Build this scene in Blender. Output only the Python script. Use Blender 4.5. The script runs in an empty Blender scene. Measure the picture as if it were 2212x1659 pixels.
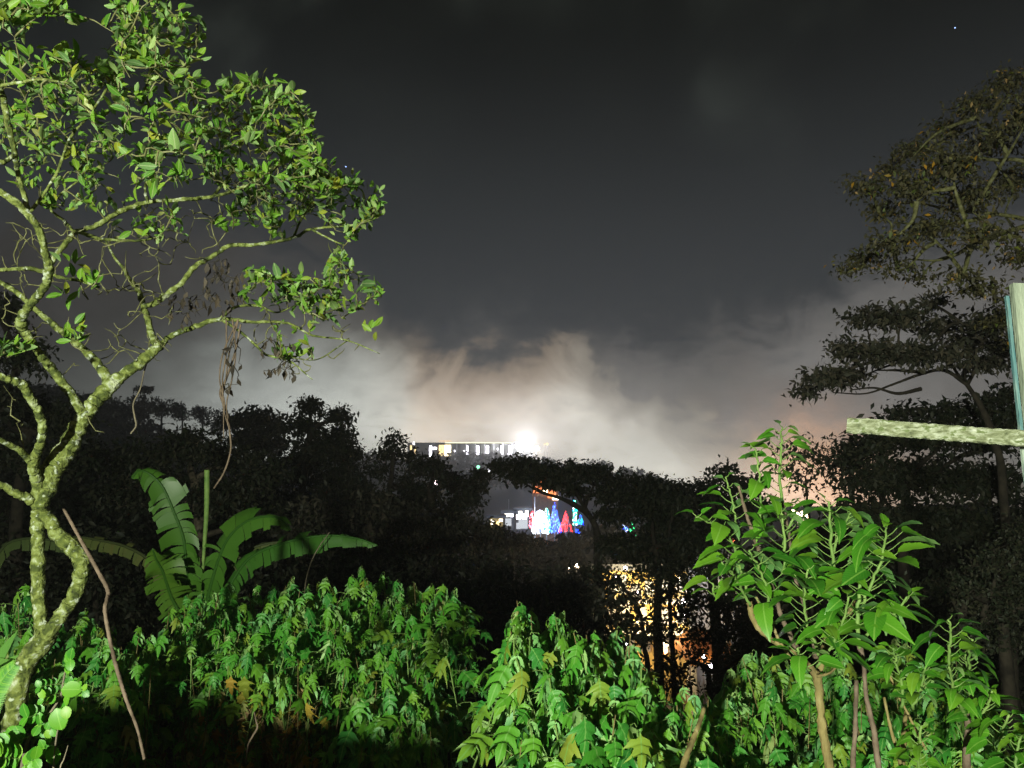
import bpy, math, random
import numpy as np
from mathutils import Matrix, Vector

random.seed(7)
R = np.random.default_rng(11)
scene = bpy.context.scene
COL = scene.collection

# ------------------------------------------------------------------ camera
EYE = 1.6
PITCH = math.radians(5.0)
LENS, SENSOR = 27.0, 36.0
cam_d = bpy.data.cameras.new('camera')
cam_d.lens = LENS; cam_d.sensor_width = SENSOR
cam_d.clip_start = 0.05; cam_d.clip_end = 6000
cam = bpy.data.objects.new('camera', cam_d)
cam.location = (0, 0, EYE)
cam.rotation_euler = (math.radians(90) + PITCH, 0, 0)
COL.objects.link(cam)
scene.camera = cam

# ------------------------------------------------------------------ world: night sky, low cloud lit by the town
FW = 2212.0
F = FW * LENS / SENSOR
def direction(u, v):
    a = (u - 1106) / F; b = -(v - 829.5) / F
    return np.array([a, math.cos(PITCH) - b * math.sin(PITCH), math.sin(PITCH) + b * math.cos(PITCH)])
def at(u, v, Y):
    """the place seen in direction (u, v), Y metres ahead"""
    d = direction(u, v)
    p = d * (Y / d[1])
    return np.array([p[0], p[1], p[2] + EYE])
def azel(u, v):
    d = direction(u, v)
    return math.atan2(d[0], d[1]), math.atan2(d[2], math.hypot(d[0], d[1]))

world = bpy.data.worlds.new('World'); scene.world = world; world.use_nodes = True
def build_world():
    nt = world.node_tree; nt.nodes.clear()
    N = nt.nodes.new; L = nt.links.new
    def math_(op, a, b=None, c=None, clamp=False):
        n = N('ShaderNodeMath'); n.operation = op; n.use_clamp = clamp
        for i, x in enumerate((a, b, c)):
            if x is None: continue
            if hasattr(x, 'node'): L(x, n.inputs[i])
            else: n.inputs[i].default_value = x
        return n.outputs[0]
    def smooth(x, lo, hi):
        n = N('ShaderNodeMapRange'); n.interpolation_type = 'SMOOTHERSTEP'
        L(x, n.inputs[0]); 
        for i, vv in ((1, lo), (2, hi)):
            if hasattr(vv, 'node'): L(vv, n.inputs[i])
            else: n.inputs[i].default_value = vv
        return n.outputs[0]
    tc = N('ShaderNodeTexCoord'); sep = N('ShaderNodeSeparateXYZ'); L(tc.outputs['Generated'], sep.inputs[0])
    x, y, z = sep.outputs
    az = math_('ARCTAN2', x, y)
    el = math_('ARCSINE', z)
    def noise(scale, detail, rough, vec=None, dist=0.0, stretch=None):
        n = N('ShaderNodeTexNoise'); n.inputs['Scale'].default_value = scale
        n.inputs['Detail'].default_value = detail; n.inputs['Roughness'].default_value = rough
        n.inputs['Distortion'].default_value = dist
        src = vec or tc.outputs['Generated']
        if stretch:
            m = N('ShaderNodeMapping'); m.inputs['Scale'].default_value = stretch[:3]
            if len(stretch) > 3: m.inputs['Rotation'].default_value = stretch[3]
            L(src, m.inputs[0]); src = m.outputs[0]
        L(src, n.inputs[0]); return n.outputs[0]
    n1 = noise(5.5, 6, 0.55, dist=0.5)
    n2 = noise(13, 6, 0.58, dist=0.7)
    n3 = noise(2.6, 3, 0.5, dist=0.3)
    n4 = noise(34, 4, 0.55, dist=0.4, stretch=(1, 1, 2.2, (0.0, 0.6, 0.0)))
    AZ = 0.8
    def curve(pts, lo, hi, src):
        """a value that follows the azimuth: pts = [(u px, value)]"""
        c = N('ShaderNodeFloatCurve')
        t = math_('MULTIPLY_ADD', src, 1 / (2 * AZ), 0.5, clamp=True)
        L(t, c.inputs[1])
        cu = c.mapping.curves[0]
        q = [((math.atan((u - 1106) / F) / (2 * AZ) + 0.5), (val - lo) / (hi - lo)) for u, val in pts]
        q = [(0.0, q[0][1])] + q + [(1.0, q[-1][1])]
        cu.points[0].location = q[0]; cu.points[1].location = q[-1]
        for a in q[1:-1]: cu.points.new(*a)
        for p_ in cu.points: p_.handle_type = 'AUTO'
        c.mapping.update()
        return math_('MULTIPLY_ADD', c.outputs[0], hi - lo, lo)
    def eld(v): return azel(1106, v)[1]
    wob = math_('MULTIPLY', math_('SUBTRACT', n2, 0.5), 0.15)
    wob1 = math_('MULTIPLY', math_('SUBTRACT', n1, 0.5), 0.08)
    wob4 = math_('MULTIPLY', math_('SUBTRACT', n4, 0.5), 0.05)
    elw = math_('ADD', math_('ADD', math_('ADD', el, wob), wob1), wob4)
    azw = math_('ADD', az, math_('MULTIPLY', math_('SUBTRACT', n3, 0.5), 0.10))
    azs = math_('ADD', azw, math_('MULTIPLY', el, 0.0))
    # near bank: warm bright mist behind the hill
    topB = curve([(0, eld(700)), (300, eld(660)), (500, eld(640)), (720, eld(650)), (860, eld(705)), (960, eld(758)), (1040, eld(755)),
                  (1120, eld(738)), (1230, eld(702)), (1290, eld(760)), (1400, eld(835)), (1500, eld(885)), (1590, eld(905)), (1680, eld(930)),
                  (1850, eld(940)), (2212, eld(960))], -0.2, 0.4, azw)
    softB = curve([(0, 0.22), (600, 0.20), (800, 0.13), (960, 0.05), (1100, 0.040), (1240, 0.035), (1400, 0.030), (1600, 0.032), (2212, 0.06)], 0.0, 0.3, azw)
    dB = math_('SUBTRACT', topB, elw)
    mB = smooth(math_('DIVIDE', dB, softB), -0.3, 1.0)
    # far bank: dim grey cloud up to the right
    topA = curve([(0, eld(480)), (700, eld(520)), (850, eld(640)), (960, eld(760)), (1200, eld(700)), (1350, eld(680)), (1500, eld(715)),
                  (1650, eld(690)), (1730, eld(655)), (1850, eld(610)), (2212, eld(540))], -0.2, 0.4, azw)
    dA = math_('SUBTRACT', topA, elw)
    mA = smooth(dA, -0.02, 0.085)
    # brightness of the banks by azimuth (brightest above the floodlit building)
    gB = curve([(0, 0.055), (300, 0.10), (600, 0.34), (850, 0.42), (1050, 0.37), (1250, 0.38), (1400, 0.47), (1600, 0.54), (1750, 0.42), (2000, 0.24), (2212, 0.17)], 0.0, 0.5, azw)
    lowboost = smooth(dB, 0.0, 0.13)
    tex = math_('MULTIPLY_ADD', math_('SUBTRACT', n2, 0.5), 0.9, 1.0)
    tex2 = math_('MULTIPLY_ADD', math_('SUBTRACT', n4, 0.5), 0.9, 1.0)
    tex3 = math_('MULTIPLY_ADD', math_('SUBTRACT', n1, 0.5), 1.1, 1.0)
    bB = math_('MULTIPLY', math_('MULTIPLY', gB, math_('MULTIPLY_ADD', lowboost, 0.72, 0.34)), math_('MULTIPLY', math_('MULTIPLY', tex, tex2), tex3))
    # colours
    def mixc(f, a, b):
        n = N('ShaderNodeMix'); n.data_type = 'RGBA'
        ia, ib = [i for i in n.inputs if i.type == 'RGBA'][:2]
        if hasattr(f, 'node'): L(f, n.inputs[0])
        else: n.inputs[0].default_value = f
        for s, v_ in ((ia, a), (ib, b)):
            if hasattr(v_, 'node'): L(v_, s)
            else: s.default_value = (*v_, 1)
        return [o for o in n.outputs if o.type == 'RGBA'][0]
    def scale(colr, f):
        n = N('ShaderNodeVectorMath'); n.operation = 'SCALE'
        if hasattr(colr, 'node'): L(colr, n.inputs[0])
        else: n.inputs[0].default_value = colr
        if hasattr(f, 'node'): L(f, n.inputs[3])
        else: n.inputs[3].default_value = f
        return n.outputs[0]
    def addv(a, b):
        n = N('ShaderNodeVectorMath'); n.operation = 'ADD'; L(a, n.inputs[0]); L(b, n.inputs[1]); return n.outputs[0]
    warm = curve([(0, 0.0), (500, 0.0), (850, 0.35), (960, 1.0), (1120, 0.9), (1300, 0.45), (1500, 0.35), (1650, 0.75), (1750, 0.9), (2212, 0.6)], 0.0, 1.0, azw)
    warm = math_('MULTIPLY', warm, math_('MULTIPLY_ADD', lowboost, -0.40, 1.0))
    colB = mixc(warm, (0.93, 1.0, 0.93), (1.26, 0.95, 0.68))
    cloudB = scale(colB, bB)
    cA = math_('MULTIPLY', curve([(0, .03), (500, .05), (850, .06), (1200, .07), (1450, 0.10), (1700, .125), (2000, .12), (2212, .10)], 0, .2, azw), math_('MULTIPLY', tex3, tex))
    cloudA = scale((1.0, 0.97, 0.93), cA)
    # clear night sky, a little lighter low down; thin high cloud near the top
    grad = smooth(el, 0.62, 0.08)
    base = mixc(grad, (0.0045, 0.0054, 0.0050), (0.034, 0.038, 0.042))
    hi = math_('MULTIPLY', smooth(n3, 0.40, 0.75), math_('MULTIPLY', smooth(n1, .35, .75), smooth(el, 0.28, 0.50)))
    base = addv(base, scale((0.034, 0.040, 0.033), hi))
    sky = N('ShaderNodeTexSky'); sky.sky_type = 'NISHITA'; sky.sun_disc = False
    sky.sun_elevation = math.radians(-9); sky.sun_rotation = math.radians(200)
    base = addv(base, scale(sky.outputs[0], 0.02))
    c = mixc(mA, base, cloudA)
    c = mixc(mB, c, cloudB)
    # orange street-lit mist low on the right
    def blob(u, v, ra, re):
        a0, e0 = azel(u, v)
        da = math_('DIVIDE', math_('SUBTRACT', azw, a0), ra); de = math_('DIVIDE', math_('SUBTRACT', elw, e0), re)
        r2 = math_('ADD', math_('POWER', math_('ABSOLUTE', da), 2.0), math_('POWER', math_('ABSOLUTE', de), 2.0))
        return math_('EXPONENT', math_('MULTIPLY', r2, -1.0))
    c = addv(c, scale((0.60, 0.30, 0.15), blob(1745, 1075, 0.085, 0.075)))
    c = addv(c, scale((0.13, 0.12, 0.105), blob(1085, 930, 0.19, 0.085)))
    # the thin mist in front dims the sky most near the horizon
    comp = math_('EXPONENT', math_('MINIMUM', math_('DIVIDE', 0.032, math_('MAXIMUM', z, 0.03)), 0.95))
    c = scale(c, comp)
    bg = N('ShaderNodeBackground'); L(c, bg.inputs[0]); bg.inputs[1].default_value = 1.0
    out = N('ShaderNodeOutputWorld'); L(bg.outputs[0], out.inputs[0])
build_world()

# ------------------------------------------------------------------ render settings
scene.view_settings.view_transform = 'Standard'
scene.view_settings.look = 'None'
scene.view_settings.exposure = 0.0
scene.view_settings.gamma = 1.0
scene.view_settings.use_curve_mapping = False
scene.render.engine = 'CYCLES'
cy = scene.cycles
cy.use_denoising = True
try: cy.denoiser = 'OPENIMAGEDENOISE'
except Exception: pass
cy.max_bounces = 5; cy.diffuse_bounces = 2; cy.glossy_bounces = 1; cy.transmission_bounces = 3; cy.volume_bounces = 1
cy.transparent_max_bounces = 4
cy.sample_clamp_indirect = 2.0
cy.caustics_reflective = False; cy.caustics_refractive = False

# the lamp on the house behind the photographer that lights the garden
def point_lamp(name, loc, power, color, radius=0.05, parent=None, spot=None, aim=None):
    ld = bpy.data.lights.new(name, 'SPOT' if spot else 'POINT')
    ld.energy = power; ld.color = color; ld.shadow_soft_size = radius
    if spot: ld.spot_size = math.radians(spot[0]); ld.spot_blend = spot[1]
    o = bpy.data.objects.new(name, ld); o.location = loc; COL.objects.link(o)
    if aim is not None: o.rotation_euler = (Vector(aim) - Vector(loc)).to_track_quat('-Z', 'Y').to_euler()
    if parent: o.parent = parent
    return o
point_lamp('house_lamp_light', (-2.6, -6.0, 2.25), 10800, (0.95, 1.0, 0.80), 0.14, spot=(125, 0.5), aim=(-1.9, 4.5, 2.3))

# ------------------------------------------------------------------ helpers
def tag(o, label=None, cat=None, group=None, kind=None):
    if label: o['label'] = label
    if cat: o['category'] = cat
    if group: o['group'] = group
    if kind: o['kind'] = kind
    return o
def empty(name, loc, label=None, cat=None, group=None, parent=None):
    o = bpy.data.objects.new(name, None); o.location = loc; COL.objects.link(o)
    o.empty_display_size = 0.1
    return tag(o, label, cat, group)

class MB:
    """collects geometry for ONE mesh"""
    def __init__(s): s.v = []; s.f3 = []; s.f4 = []; s.n = 0; s.m3 = []; s.m4 = []; s.r3 = []; s.r4 = []; s.uv = []
    def add(s, v, tri=None, quad=None, mat=0, rnd=0.0, uv=None):
        v = np.asarray(v, float); k = len(v)
        s.v.append(v)
        s.uv.append(np.zeros((k, 2)) if uv is None else np.asarray(uv, float))
        for fs, store, ms, rs in ((tri, s.f3, s.m3, s.r3), (quad, s.f4, s.m4, s.r4)):
            if fs is not None and len(fs):
                fs = np.asarray(fs, int)
                store.append(fs + s.n)
                ms.append(np.full(len(fs), mat) if np.isscalar(mat) else mat)
                rs.append(np.full(len(fs), rnd) if np.isscalar(rnd) else rnd)
        s.n += k
    def mesh(s, name, mats, smooth=True):
        me = bpy.data.meshes.new(name)
        v = np.concatenate(s.v)
        f3 = np.concatenate(s.f3) if s.f3 else np.zeros((0, 3), int)
        f4 = np.concatenate(s.f4) if s.f4 else np.zeros((0, 4), int)
        loops = np.concatenate([f3.ravel(), f4.ravel()])
        n3, n4 = len(f3), len(f4)
        me.vertices.add(len(v)); me.vertices.foreach_set('co', v.ravel())
        me.loops.add(len(loops)); me.loops.foreach_set('vertex_index', loops.astype(np.int32))
        me.polygons.add(n3 + n4)
        starts = np.concatenate([np.arange(n3) * 3, n3 * 3 + np.arange(n4) * 4])
        me.polygons.foreach_set('loop_start', starts.astype(np.int32))
        mi = np.concatenate([*(s.m3), *(s.m4)]) if (s.m3 or s.m4) else np.zeros(0)
        me.polygons.foreach_set('material_index', mi.astype(np.int32))
        me.polygons.foreach_set('use_smooth', np.full(n3 + n4, smooth))
        rr = np.concatenate([*(s.r3), *(s.r4)])
        a = me.attributes.new('rnd', 'FLOAT', 'FACE'); a.data.foreach_set('value', rr.astype(np.float32))
        uv = np.concatenate(s.uv)
        a = me.attributes.new('leafuv', 'FLOAT_VECTOR', 'POINT')
        a.data.foreach_set('vector', np.c_[uv, np.zeros(len(uv))].astype(np.float32).ravel())
        me.update(calc_edges=True); me.validate()
        for m in (mats if isinstance(mats, (list, tuple)) else [mats]): me.materials.append(m)
        return me
    def obj(s, name, mats, parent=None, smooth=True, origin=None):
        if origin is not None:
            o3 = np.asarray(origin, float); s.v = [a - o3 for a in s.v]
        o = bpy.data.objects.new(name, s.mesh(name, mats, smooth)); COL.objects.link(o)
        if origin is not None: o.location = origin
        if parent is not None:
            o.parent = parent
            if origin is None: o.matrix_parent_inverse = Matrix.Translation(parent.location).inverted()
            else: o.location = Vector(origin) - parent.location
        return o
    def box(s, c, size, rot=0.0, mat=0, rnd=0.0, basis=None):
        hx, hy, hz = np.array(size) / 2
        v = np.array([[x, y, z] for x in (-hx, hx) for y in (-hy, hy) for z in (-hz, hz)])
        if basis is not None: v = v @ np.array(basis)
        elif rot:
            c_, s_ = math.cos(rot), math.sin(rot); v = v @ np.array([[c_, s_, 0], [-s_, c_, 0], [0, 0, 1]])
        s.add(v + np.array(c), quad=[(0, 1, 3, 2), (4, 6, 7, 5), (0, 4, 5, 1), (2, 3, 7, 6), (0, 2, 6, 4), (1, 5, 7, 3)], mat=mat, rnd=rnd)
    def ball(s, c, r, mat=0, rnd=0.0):
        t = (1 + 5 ** .5) / 2
        v = np.array([(-1, t, 0), (1, t, 0), (-1, -t, 0), (1, -t, 0), (0, -1, t), (0, 1, t), (0, -1, -t), (0, 1, -t), (t, 0, -1), (t, 0, 1), (-t, 0, -1), (-t, 0, 1)], float)
        v /= np.linalg.norm(v[0])
        f = [(0, 11, 5), (0, 5, 1), (0, 1, 7), (0, 7, 10), (0, 10, 11), (1, 5, 9), (5, 11, 4), (11, 10, 2), (10, 7, 6), (7, 1, 8), (3, 9, 4), (3, 4, 2), (3, 2, 6), (3, 6, 8), (3, 8, 9), (4, 9, 5), (2, 4, 11), (6, 2, 10), (8, 6, 7), (9, 8, 1)]
        s.add(v * np.asarray(r) + np.array(c), tri=f, mat=mat, rnd=rnd)
    def tube(s, pts, rad, n=6, mat=0, rnd=0.0, cap=True, rough=0.0):
        p = np.asarray(pts, float); m = len(p)
        r = np.full(m, rad) if np.isscalar(rad) else np.asarray(rad, float)
        t = np.gradient(p, axis=0); t /= np.linalg.norm(t, axis=1)[:, None] + 1e-9
        up = np.array([0.13, -0.97, 0.2]) if abs(t[0] @ np.array([0.13, -0.97, 0.2])) < 0.9 else np.array([1., 0, 0])
        a = np.zeros_like(p); 
        cur = np.cross(t[0], up); cur /= np.linalg.norm(cur)
        for i in range(m):
            cur = cur - t[i] * (cur @ t[i]); cur /= np.linalg.norm(cur) + 1e-9; a[i] = cur
        b = np.cross(t, a)
        th = np.linspace(0, 2 * np.pi, n, endpoint=False)
        rr = r[:, None] * np.ones(n)[None]
        if rough: rr = rr * (1 + rough * R.standard_normal((m, n)))
        v = p[:, None] + rr[..., None] * (a[:, None] * np.cos(th)[None, :, None] + b[:, None] * np.sin(th)[None, :, None])
        i = np.arange(m - 1)[:, None] * n; j = np.arange(n)[None]; k = (j + 1) % n
        q = np.stack([i + j, i + k, i + n + k, i + n + j], -1).reshape(-1, 4)
        v = v.reshape(-1, 3)
        tri = None
        if cap:
            v = np.vstack([v, p[:1], p[-1:]])
            jj = np.arange(n); kk = (jj + 1) % n
            tri = np.vstack([np.c_[kk, jj, np.full(n, m * n)], np.c_[(m - 1) * n + jj, (m - 1) * n + kk, np.full(n, m * n + 1)]])
        s.add(v, quad=q, tri=tri, mat=mat, rnd=rnd)

def unit(a): return a / (np.linalg.norm(a, axis=-1, keepdims=True) + 1e-9)
def smoothline(p, r=None, sub=5):
    """Catmull-Rom through the points"""
    p = np.asarray(p, float)
    if r is not None: p = np.c_[p, r]
    q = np.vstack([2 * p[0] - p[1], p, 2 * p[-1] - p[-2]])
    out = []
    for i in range(1, len(q) - 2):
        for t in np.linspace(0, 1, sub, endpoint=False):
            a, b, c, d = q[i - 1], q[i], q[i + 1], q[i + 2]
            out.append(0.5 * ((2 * b) + (c - a) * t + (2 * a - 5 * b + 4 * c - d) * t * t + (3 * b - a - 3 * c + d) * t ** 3))
    out.append(p[-1]); out = np.array(out)
    return (out[:, :3], out[:, 3]) if r is not None else out

# ------------------------------------------------------------------ materials
def new_mat(name):
    m = bpy.data.materials.new(name); m.use_nodes = True; nt = m.node_tree; nt.nodes.clear()
    out = nt.nodes.new('ShaderNodeOutputMaterial'); return m, nt, out
def ramp(nt, fac, stops):
    r = nt.nodes.new('ShaderNodeValToRGB'); nt.links.new(fac, r.inputs[0])
    e = r.color_ramp.elements
    e[0].position, e[0].color = stops[0][0], (*stops[0][1], 1); e[1].position, e[1].color = stops[-1][0], (*stops[-1][1], 1)
    for p, c in stops[1:-1]:
        k = e.new(p); k.color = (*c, 1)
    return r.outputs[0]
def leaf_mat(name, stops, translucent=0.22, rough=0.5, spec=0.35, vein=0.0, back=1.25, patch=0.0, veincol=(0.25, 0.32, 0.12)):
    m, nt, out = new_mat(name); N = nt.nodes.new; L = nt.links.new
    at_ = N('ShaderNodeAttribute'); at_.attribute_name = 'rnd'
    oi = N('ShaderNodeObjectInfo')
    add = N('ShaderNodeMath'); add.operation = 'ADD'; L(at_.outputs['Fac'], add.inputs[0]); L(oi.outputs['Random'], add.inputs[1])
    fr = N('ShaderNodeMath'); fr.operation = 'FRACT'; L(add.outputs[0], fr.inputs[0])
    col = ramp(nt, fr.outputs[0], stops)
    if patch:
        no = N('ShaderNodeTexNoise'); no.inputs['Scale'].default_value = patch; no.inputs['Detail'].default_value = 3
        ge = N('ShaderNodeNewGeometry'); L(ge.outputs['Position'], no.inputs[0])
        hs = N('ShaderNodeHueSaturation'); L(col, hs.inputs['Color'])
        mr = N('ShaderNodeMapRange'); L(no.outputs[0], mr.inputs[0]); mr.inputs[1].default_value = .3; mr.inputs[2].default_value = .7; mr.inputs[3].default_value = .6; mr.inputs[4].default_value = 1.35
        L(mr.outputs[0], hs.inputs['Value']); col = hs.outputs[0]
    if vein:
        uv = N('ShaderNodeAttribute'); uv.attribute_name = 'leafuv'
        sp = N('ShaderNodeSeparateXYZ'); L(uv.outputs['Vector'], sp.inputs[0])
        ab = N('ShaderNodeMath'); ab.operation = 'ABSOLUTE'; L(sp.outputs[0], ab.inputs[0])
        # side veins: along - |lateral| * k, repeated
        ma = N('ShaderNodeMath'); ma.operation = 'MULTIPLY_ADD'; L(ab.outputs[0], ma.inputs[0]); ma.inputs[1].default_value = -1.3; L(sp.outputs[1], ma.inputs[2])
        mu = N('ShaderNodeMath'); mu.operation = 'MULTIPLY'; L(ma.outputs[0], mu.inputs[0]); mu.inputs[1].default_value = 9.0
        fx = N('ShaderNodeMath'); fx.operation = 'FRACT'; L(mu.outputs[0], fx.inputs[0])
        s1 = N('ShaderNodeMath'); s1.operation = 'LESS_THAN'; L(fx.outputs[0], s1.inputs[0]); s1.inputs[1].default_value = 0.13
        s2 = N('ShaderNodeMath'); s2.operation = 'LESS_THAN'; L(ab.outputs[0], s2.inputs[0]); s2.inputs[1].default_value = 0.02
        h = N('ShaderNodeMath'); h.operation = 'MULTIPLY'; L(s1.outputs[0], h.inputs[0]); h.inputs[1].default_value = 0.35
        mx = N('ShaderNodeMath'); mx.operation = 'MAXIMUM'; L(h.outputs[0], mx.inputs[0]); L(s2.outputs[0], mx.inputs[1])
        fv = N('ShaderNodeMath'); fv.operation = 'MULTIPLY'; L(mx.outputs[0], fv.inputs[0]); fv.inputs[1].default_value = vein
        mi = N('ShaderNodeMix'); mi.data_type = 'RGBA'; L(fv.outputs[0], mi.inputs[0]); L(col, mi.inputs[6]); mi.inputs[7].default_value = (*veincol, 1)
        col = mi.outputs[2]
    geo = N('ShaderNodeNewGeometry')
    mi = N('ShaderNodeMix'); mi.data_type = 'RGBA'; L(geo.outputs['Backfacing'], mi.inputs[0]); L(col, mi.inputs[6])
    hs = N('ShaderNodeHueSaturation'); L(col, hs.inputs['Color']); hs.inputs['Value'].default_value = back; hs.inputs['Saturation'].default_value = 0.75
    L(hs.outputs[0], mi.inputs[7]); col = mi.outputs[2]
    p = N('ShaderNodeBsdfPrincipled'); L(col, p.inputs['Base Color']); p.inputs['Roughness'].default_value = rough
    p.inputs['Specular IOR Level'].default_value = spec
    if translucent:
        tr = N('ShaderNodeBsdfTranslucent'); hs2 = N('ShaderNodeHueSaturation'); L(col, hs2.inputs['Color']); hs2.inputs['Value'].default_value = 1.6; hs2.inputs['Saturation'].default_value = 1.1
        L(hs2.outputs[0], tr.inputs[0])
        ms = N('ShaderNodeMixShader'); ms.inputs[0].default_value = translucent; L(p.outputs[0], ms.inputs[1]); L(tr.outputs[0], ms.inputs[2]); L(ms.outputs[0], out.inputs[0])
    else: L(p.outputs[0], out.inputs[0])
    return m
def surf_mat(name, stops, scale=8, detail=6, rough=0.85, bump=0.3, bscale=30, dist=0.0, second=None, stretch=(1, 1, 1)):
    m, nt, out = new_mat(name); N = nt.nodes.new; L = nt.links.new
    tc = N('ShaderNodeTexCoord'); mp = N('ShaderNodeMapping'); mp.inputs['Scale'].default_value = stretch; L(tc.outputs['Object'], mp.inputs[0])
    no = N('ShaderNodeTexNoise'); no.inputs['Scale'].default_value = scale; no.inputs['Detail'].default_value = detail; no.inputs['Distortion'].default_value = dist
    L(mp.outputs[0], no.inputs[0]); col = ramp(nt, no.outputs[0], stops)
    if second:
        n2 = N('ShaderNodeTexNoise'); n2.inputs['Scale'].default_value = second[0]; n2.inputs['Detail'].default_value = 5; L(mp.outputs[0], n2.inputs[0])
        f = ramp(nt, n2.outputs[0], [(second[1], (0, 0, 0)), (second[1] + .06, (1, 1, 1))])
        mi = N('ShaderNodeMix'); mi.data_type = 'RGBA'; L(f, mi.inputs[0]); L(col, mi.inputs[6]); mi.inputs[7].default_value = (*second[2], 1); col = mi.outputs[2]
    p = N('ShaderNodeBsdfPrincipled'); L(col, p.inputs['Base Color']); p.inputs['Roughness'].default_value = rough
    p.inputs['Specular IOR Level'].default_value = 0.25
    if bump:
        nb = N('ShaderNodeTexNoise'); nb.inputs['Scale'].default_value = bscale; nb.inputs['Detail'].default_value = 6; L(mp.outputs[0], nb.inputs[0])
        bp = N('ShaderNodeBump'); bp.inputs['Strength'].default_value = bump; bp.inputs['Distance'].default_value = 0.02; L(nb.outputs[0], bp.inputs['Height']); L(bp.outputs[0], p.inputs['Normal'])
    L(p.outputs[0], out.inputs[0]); return m
def glow_mat(name, col, strength, sample=False):
    m, nt, out = new_mat(name); e = nt.nodes.new('ShaderNodeEmission'); e.inputs[0].default_value = (*col, 1); e.inputs[1].default_value = strength
    nt.links.new(e.outputs[0], out.inputs[0])
    m.cycles.emission_sampling = 'AUTO' if sample else 'NONE'
    return m

M = {}
M['guava_leaf'] = leaf_mat('guava_leaf', [(0, (0.045, 0.14, 0.012)), (.3, (0.08, 0.20, 0.014)), (.6, (0.11, 0.23, 0.018)), (.85, (0.15, 0.245, 0.02)), (1, (0.21, 0.22, 0.018))], 0.25, 0.45, 0.22, vein=0.6)
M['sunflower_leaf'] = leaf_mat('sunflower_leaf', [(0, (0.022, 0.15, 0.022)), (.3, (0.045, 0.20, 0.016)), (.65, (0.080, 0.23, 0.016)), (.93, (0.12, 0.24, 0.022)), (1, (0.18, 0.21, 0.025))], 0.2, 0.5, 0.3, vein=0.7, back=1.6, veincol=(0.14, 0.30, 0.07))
M['withered_leaf'] = leaf_mat('withered_leaf', [(0, (0.14, 0.18, 0.02)), (.35, (0.24, 0.19, 0.025)), (.7, (0.27, 0.15, 0.025)), (1, (0.12, 0.06, 0.015))], 0.15, 0.7, 0.2)
M['mulberry_leaf'] = leaf_mat('mulberry_leaf', [(0, (0.024, 0.12, 0.010)), (.4, (0.045, 0.175, 0.010)), (.75, (0.075, 0.21, 0.012)), (1, (0.12, 0.24, 0.018))], 0.28, 0.42, 0.25, vein=0.7, veincol=(0.15, 0.30, 0.05))
M['banana_leaf'] = leaf_mat('banana_leaf', [(0, (0.028, 0.095, 0.012)), (.5, (0.045, 0.12, 0.013)), (1, (0.07, 0.135, 0.014))], 0.2, 0.42, 0.3, vein=.8, veincol=(.02, .07, .01))
M['banana_old_shaded'] = leaf_mat('banana_old_shaded', [(0, (0.03, 0.05, 0.014)), (.5, (0.055, 0.07, 0.018)), (1, (0.09, 0.06, 0.02))], 0.15, 0.6, 0.2, vein=.8, veincol=(.02, .03, .01))  # darker olive: withering, and shade painted into the rear leaf
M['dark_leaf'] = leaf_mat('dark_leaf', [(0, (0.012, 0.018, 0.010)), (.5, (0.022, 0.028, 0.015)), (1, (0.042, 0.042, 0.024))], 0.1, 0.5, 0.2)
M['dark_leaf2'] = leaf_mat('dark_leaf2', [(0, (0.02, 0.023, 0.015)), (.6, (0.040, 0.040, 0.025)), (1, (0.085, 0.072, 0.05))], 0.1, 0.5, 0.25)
M['rusty_leaf'] = leaf_mat('rusty_leaf', [(0, (0.06, 0.062, 0.028)), (.55, (0.11, 0.10, 0.04)), (.8, (0.15, 0.13, 0.045)), (.93, (0.12, 0.16, 0.03)), (.955, (0.34, 0.19, 0.02)), (1, (0.42, 0.22, 0.03))], 0.15, 0.55, 0.3)
M['rusty_leaf'] = leaf_mat('rusty_leaf', [(0, (0.030, 0.030, 0.014)), (.55, (0.06, 0.055, 0.024)), (.85, (0.095, 0.08, 0.03)), (.95, (0.08, 0.12, 0.02)), (.972, (0.26, 0.15, 0.015)), (1, (0.36, 0.19, 0.02))], 0.15, 0.55, 0.2)
M['dry_pod'] = leaf_mat('dry_pod', [(0, (0.02, 0.016, 0.012)), (1, (0.06, 0.045, 0.03))], 0.0, 0.7, 0.2)
M['mossy_bark'] = surf_mat('mossy_bark', [(.30, (0.022, 0.03, 0.01)), (.42, (0.065, 0.085, 0.018)), (.52, (0.13, 0.155, 0.035)), (.60, (0.19, 0.23, 0.08)), (.70, (0.34, 0.37, 0.25))], 17, 10, 0.9, 1.0, 45, 0.9, second=(24, 0.60, (0.34, 0.38, 0.28)))
M['twig_bark'] = surf_mat('twig_bark', [(.3, (0.05, 0.05, 0.02)), (.5, (0.12, 0.12, 0.045)), (.7, (0.21, 0.21, 0.12))], 20, 5, 0.85, 0.3, 60)
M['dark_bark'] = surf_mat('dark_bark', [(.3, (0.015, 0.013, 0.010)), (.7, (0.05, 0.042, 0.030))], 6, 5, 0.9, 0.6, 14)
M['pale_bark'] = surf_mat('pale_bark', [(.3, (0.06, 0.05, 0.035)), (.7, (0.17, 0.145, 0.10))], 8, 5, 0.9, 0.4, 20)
M['green_stem'] = surf_mat('green_stem', [(.3, (0.07, 0.14, 0.03)), (.7, (0.15, 0.23, 0.06))], 15, 3, 0.6, 0.1, 40)
M['tan_stem'] = surf_mat('tan_stem', [(.3, (0.07, 0.055, 0.02)), (.55, (0.17, 0.135, 0.05)), (.75, (0.26, 0.22, 0.11))], 18, 6, 0.8, 0.5, 60, stretch=(1, 1, .5))
M['brown_stem'] = surf_mat('brown_stem', [(.3, (0.055, 0.038, 0.025)), (.7, (0.17, 0.125, 0.09))], 16, 6, 0.8, 0.4, 60)
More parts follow.
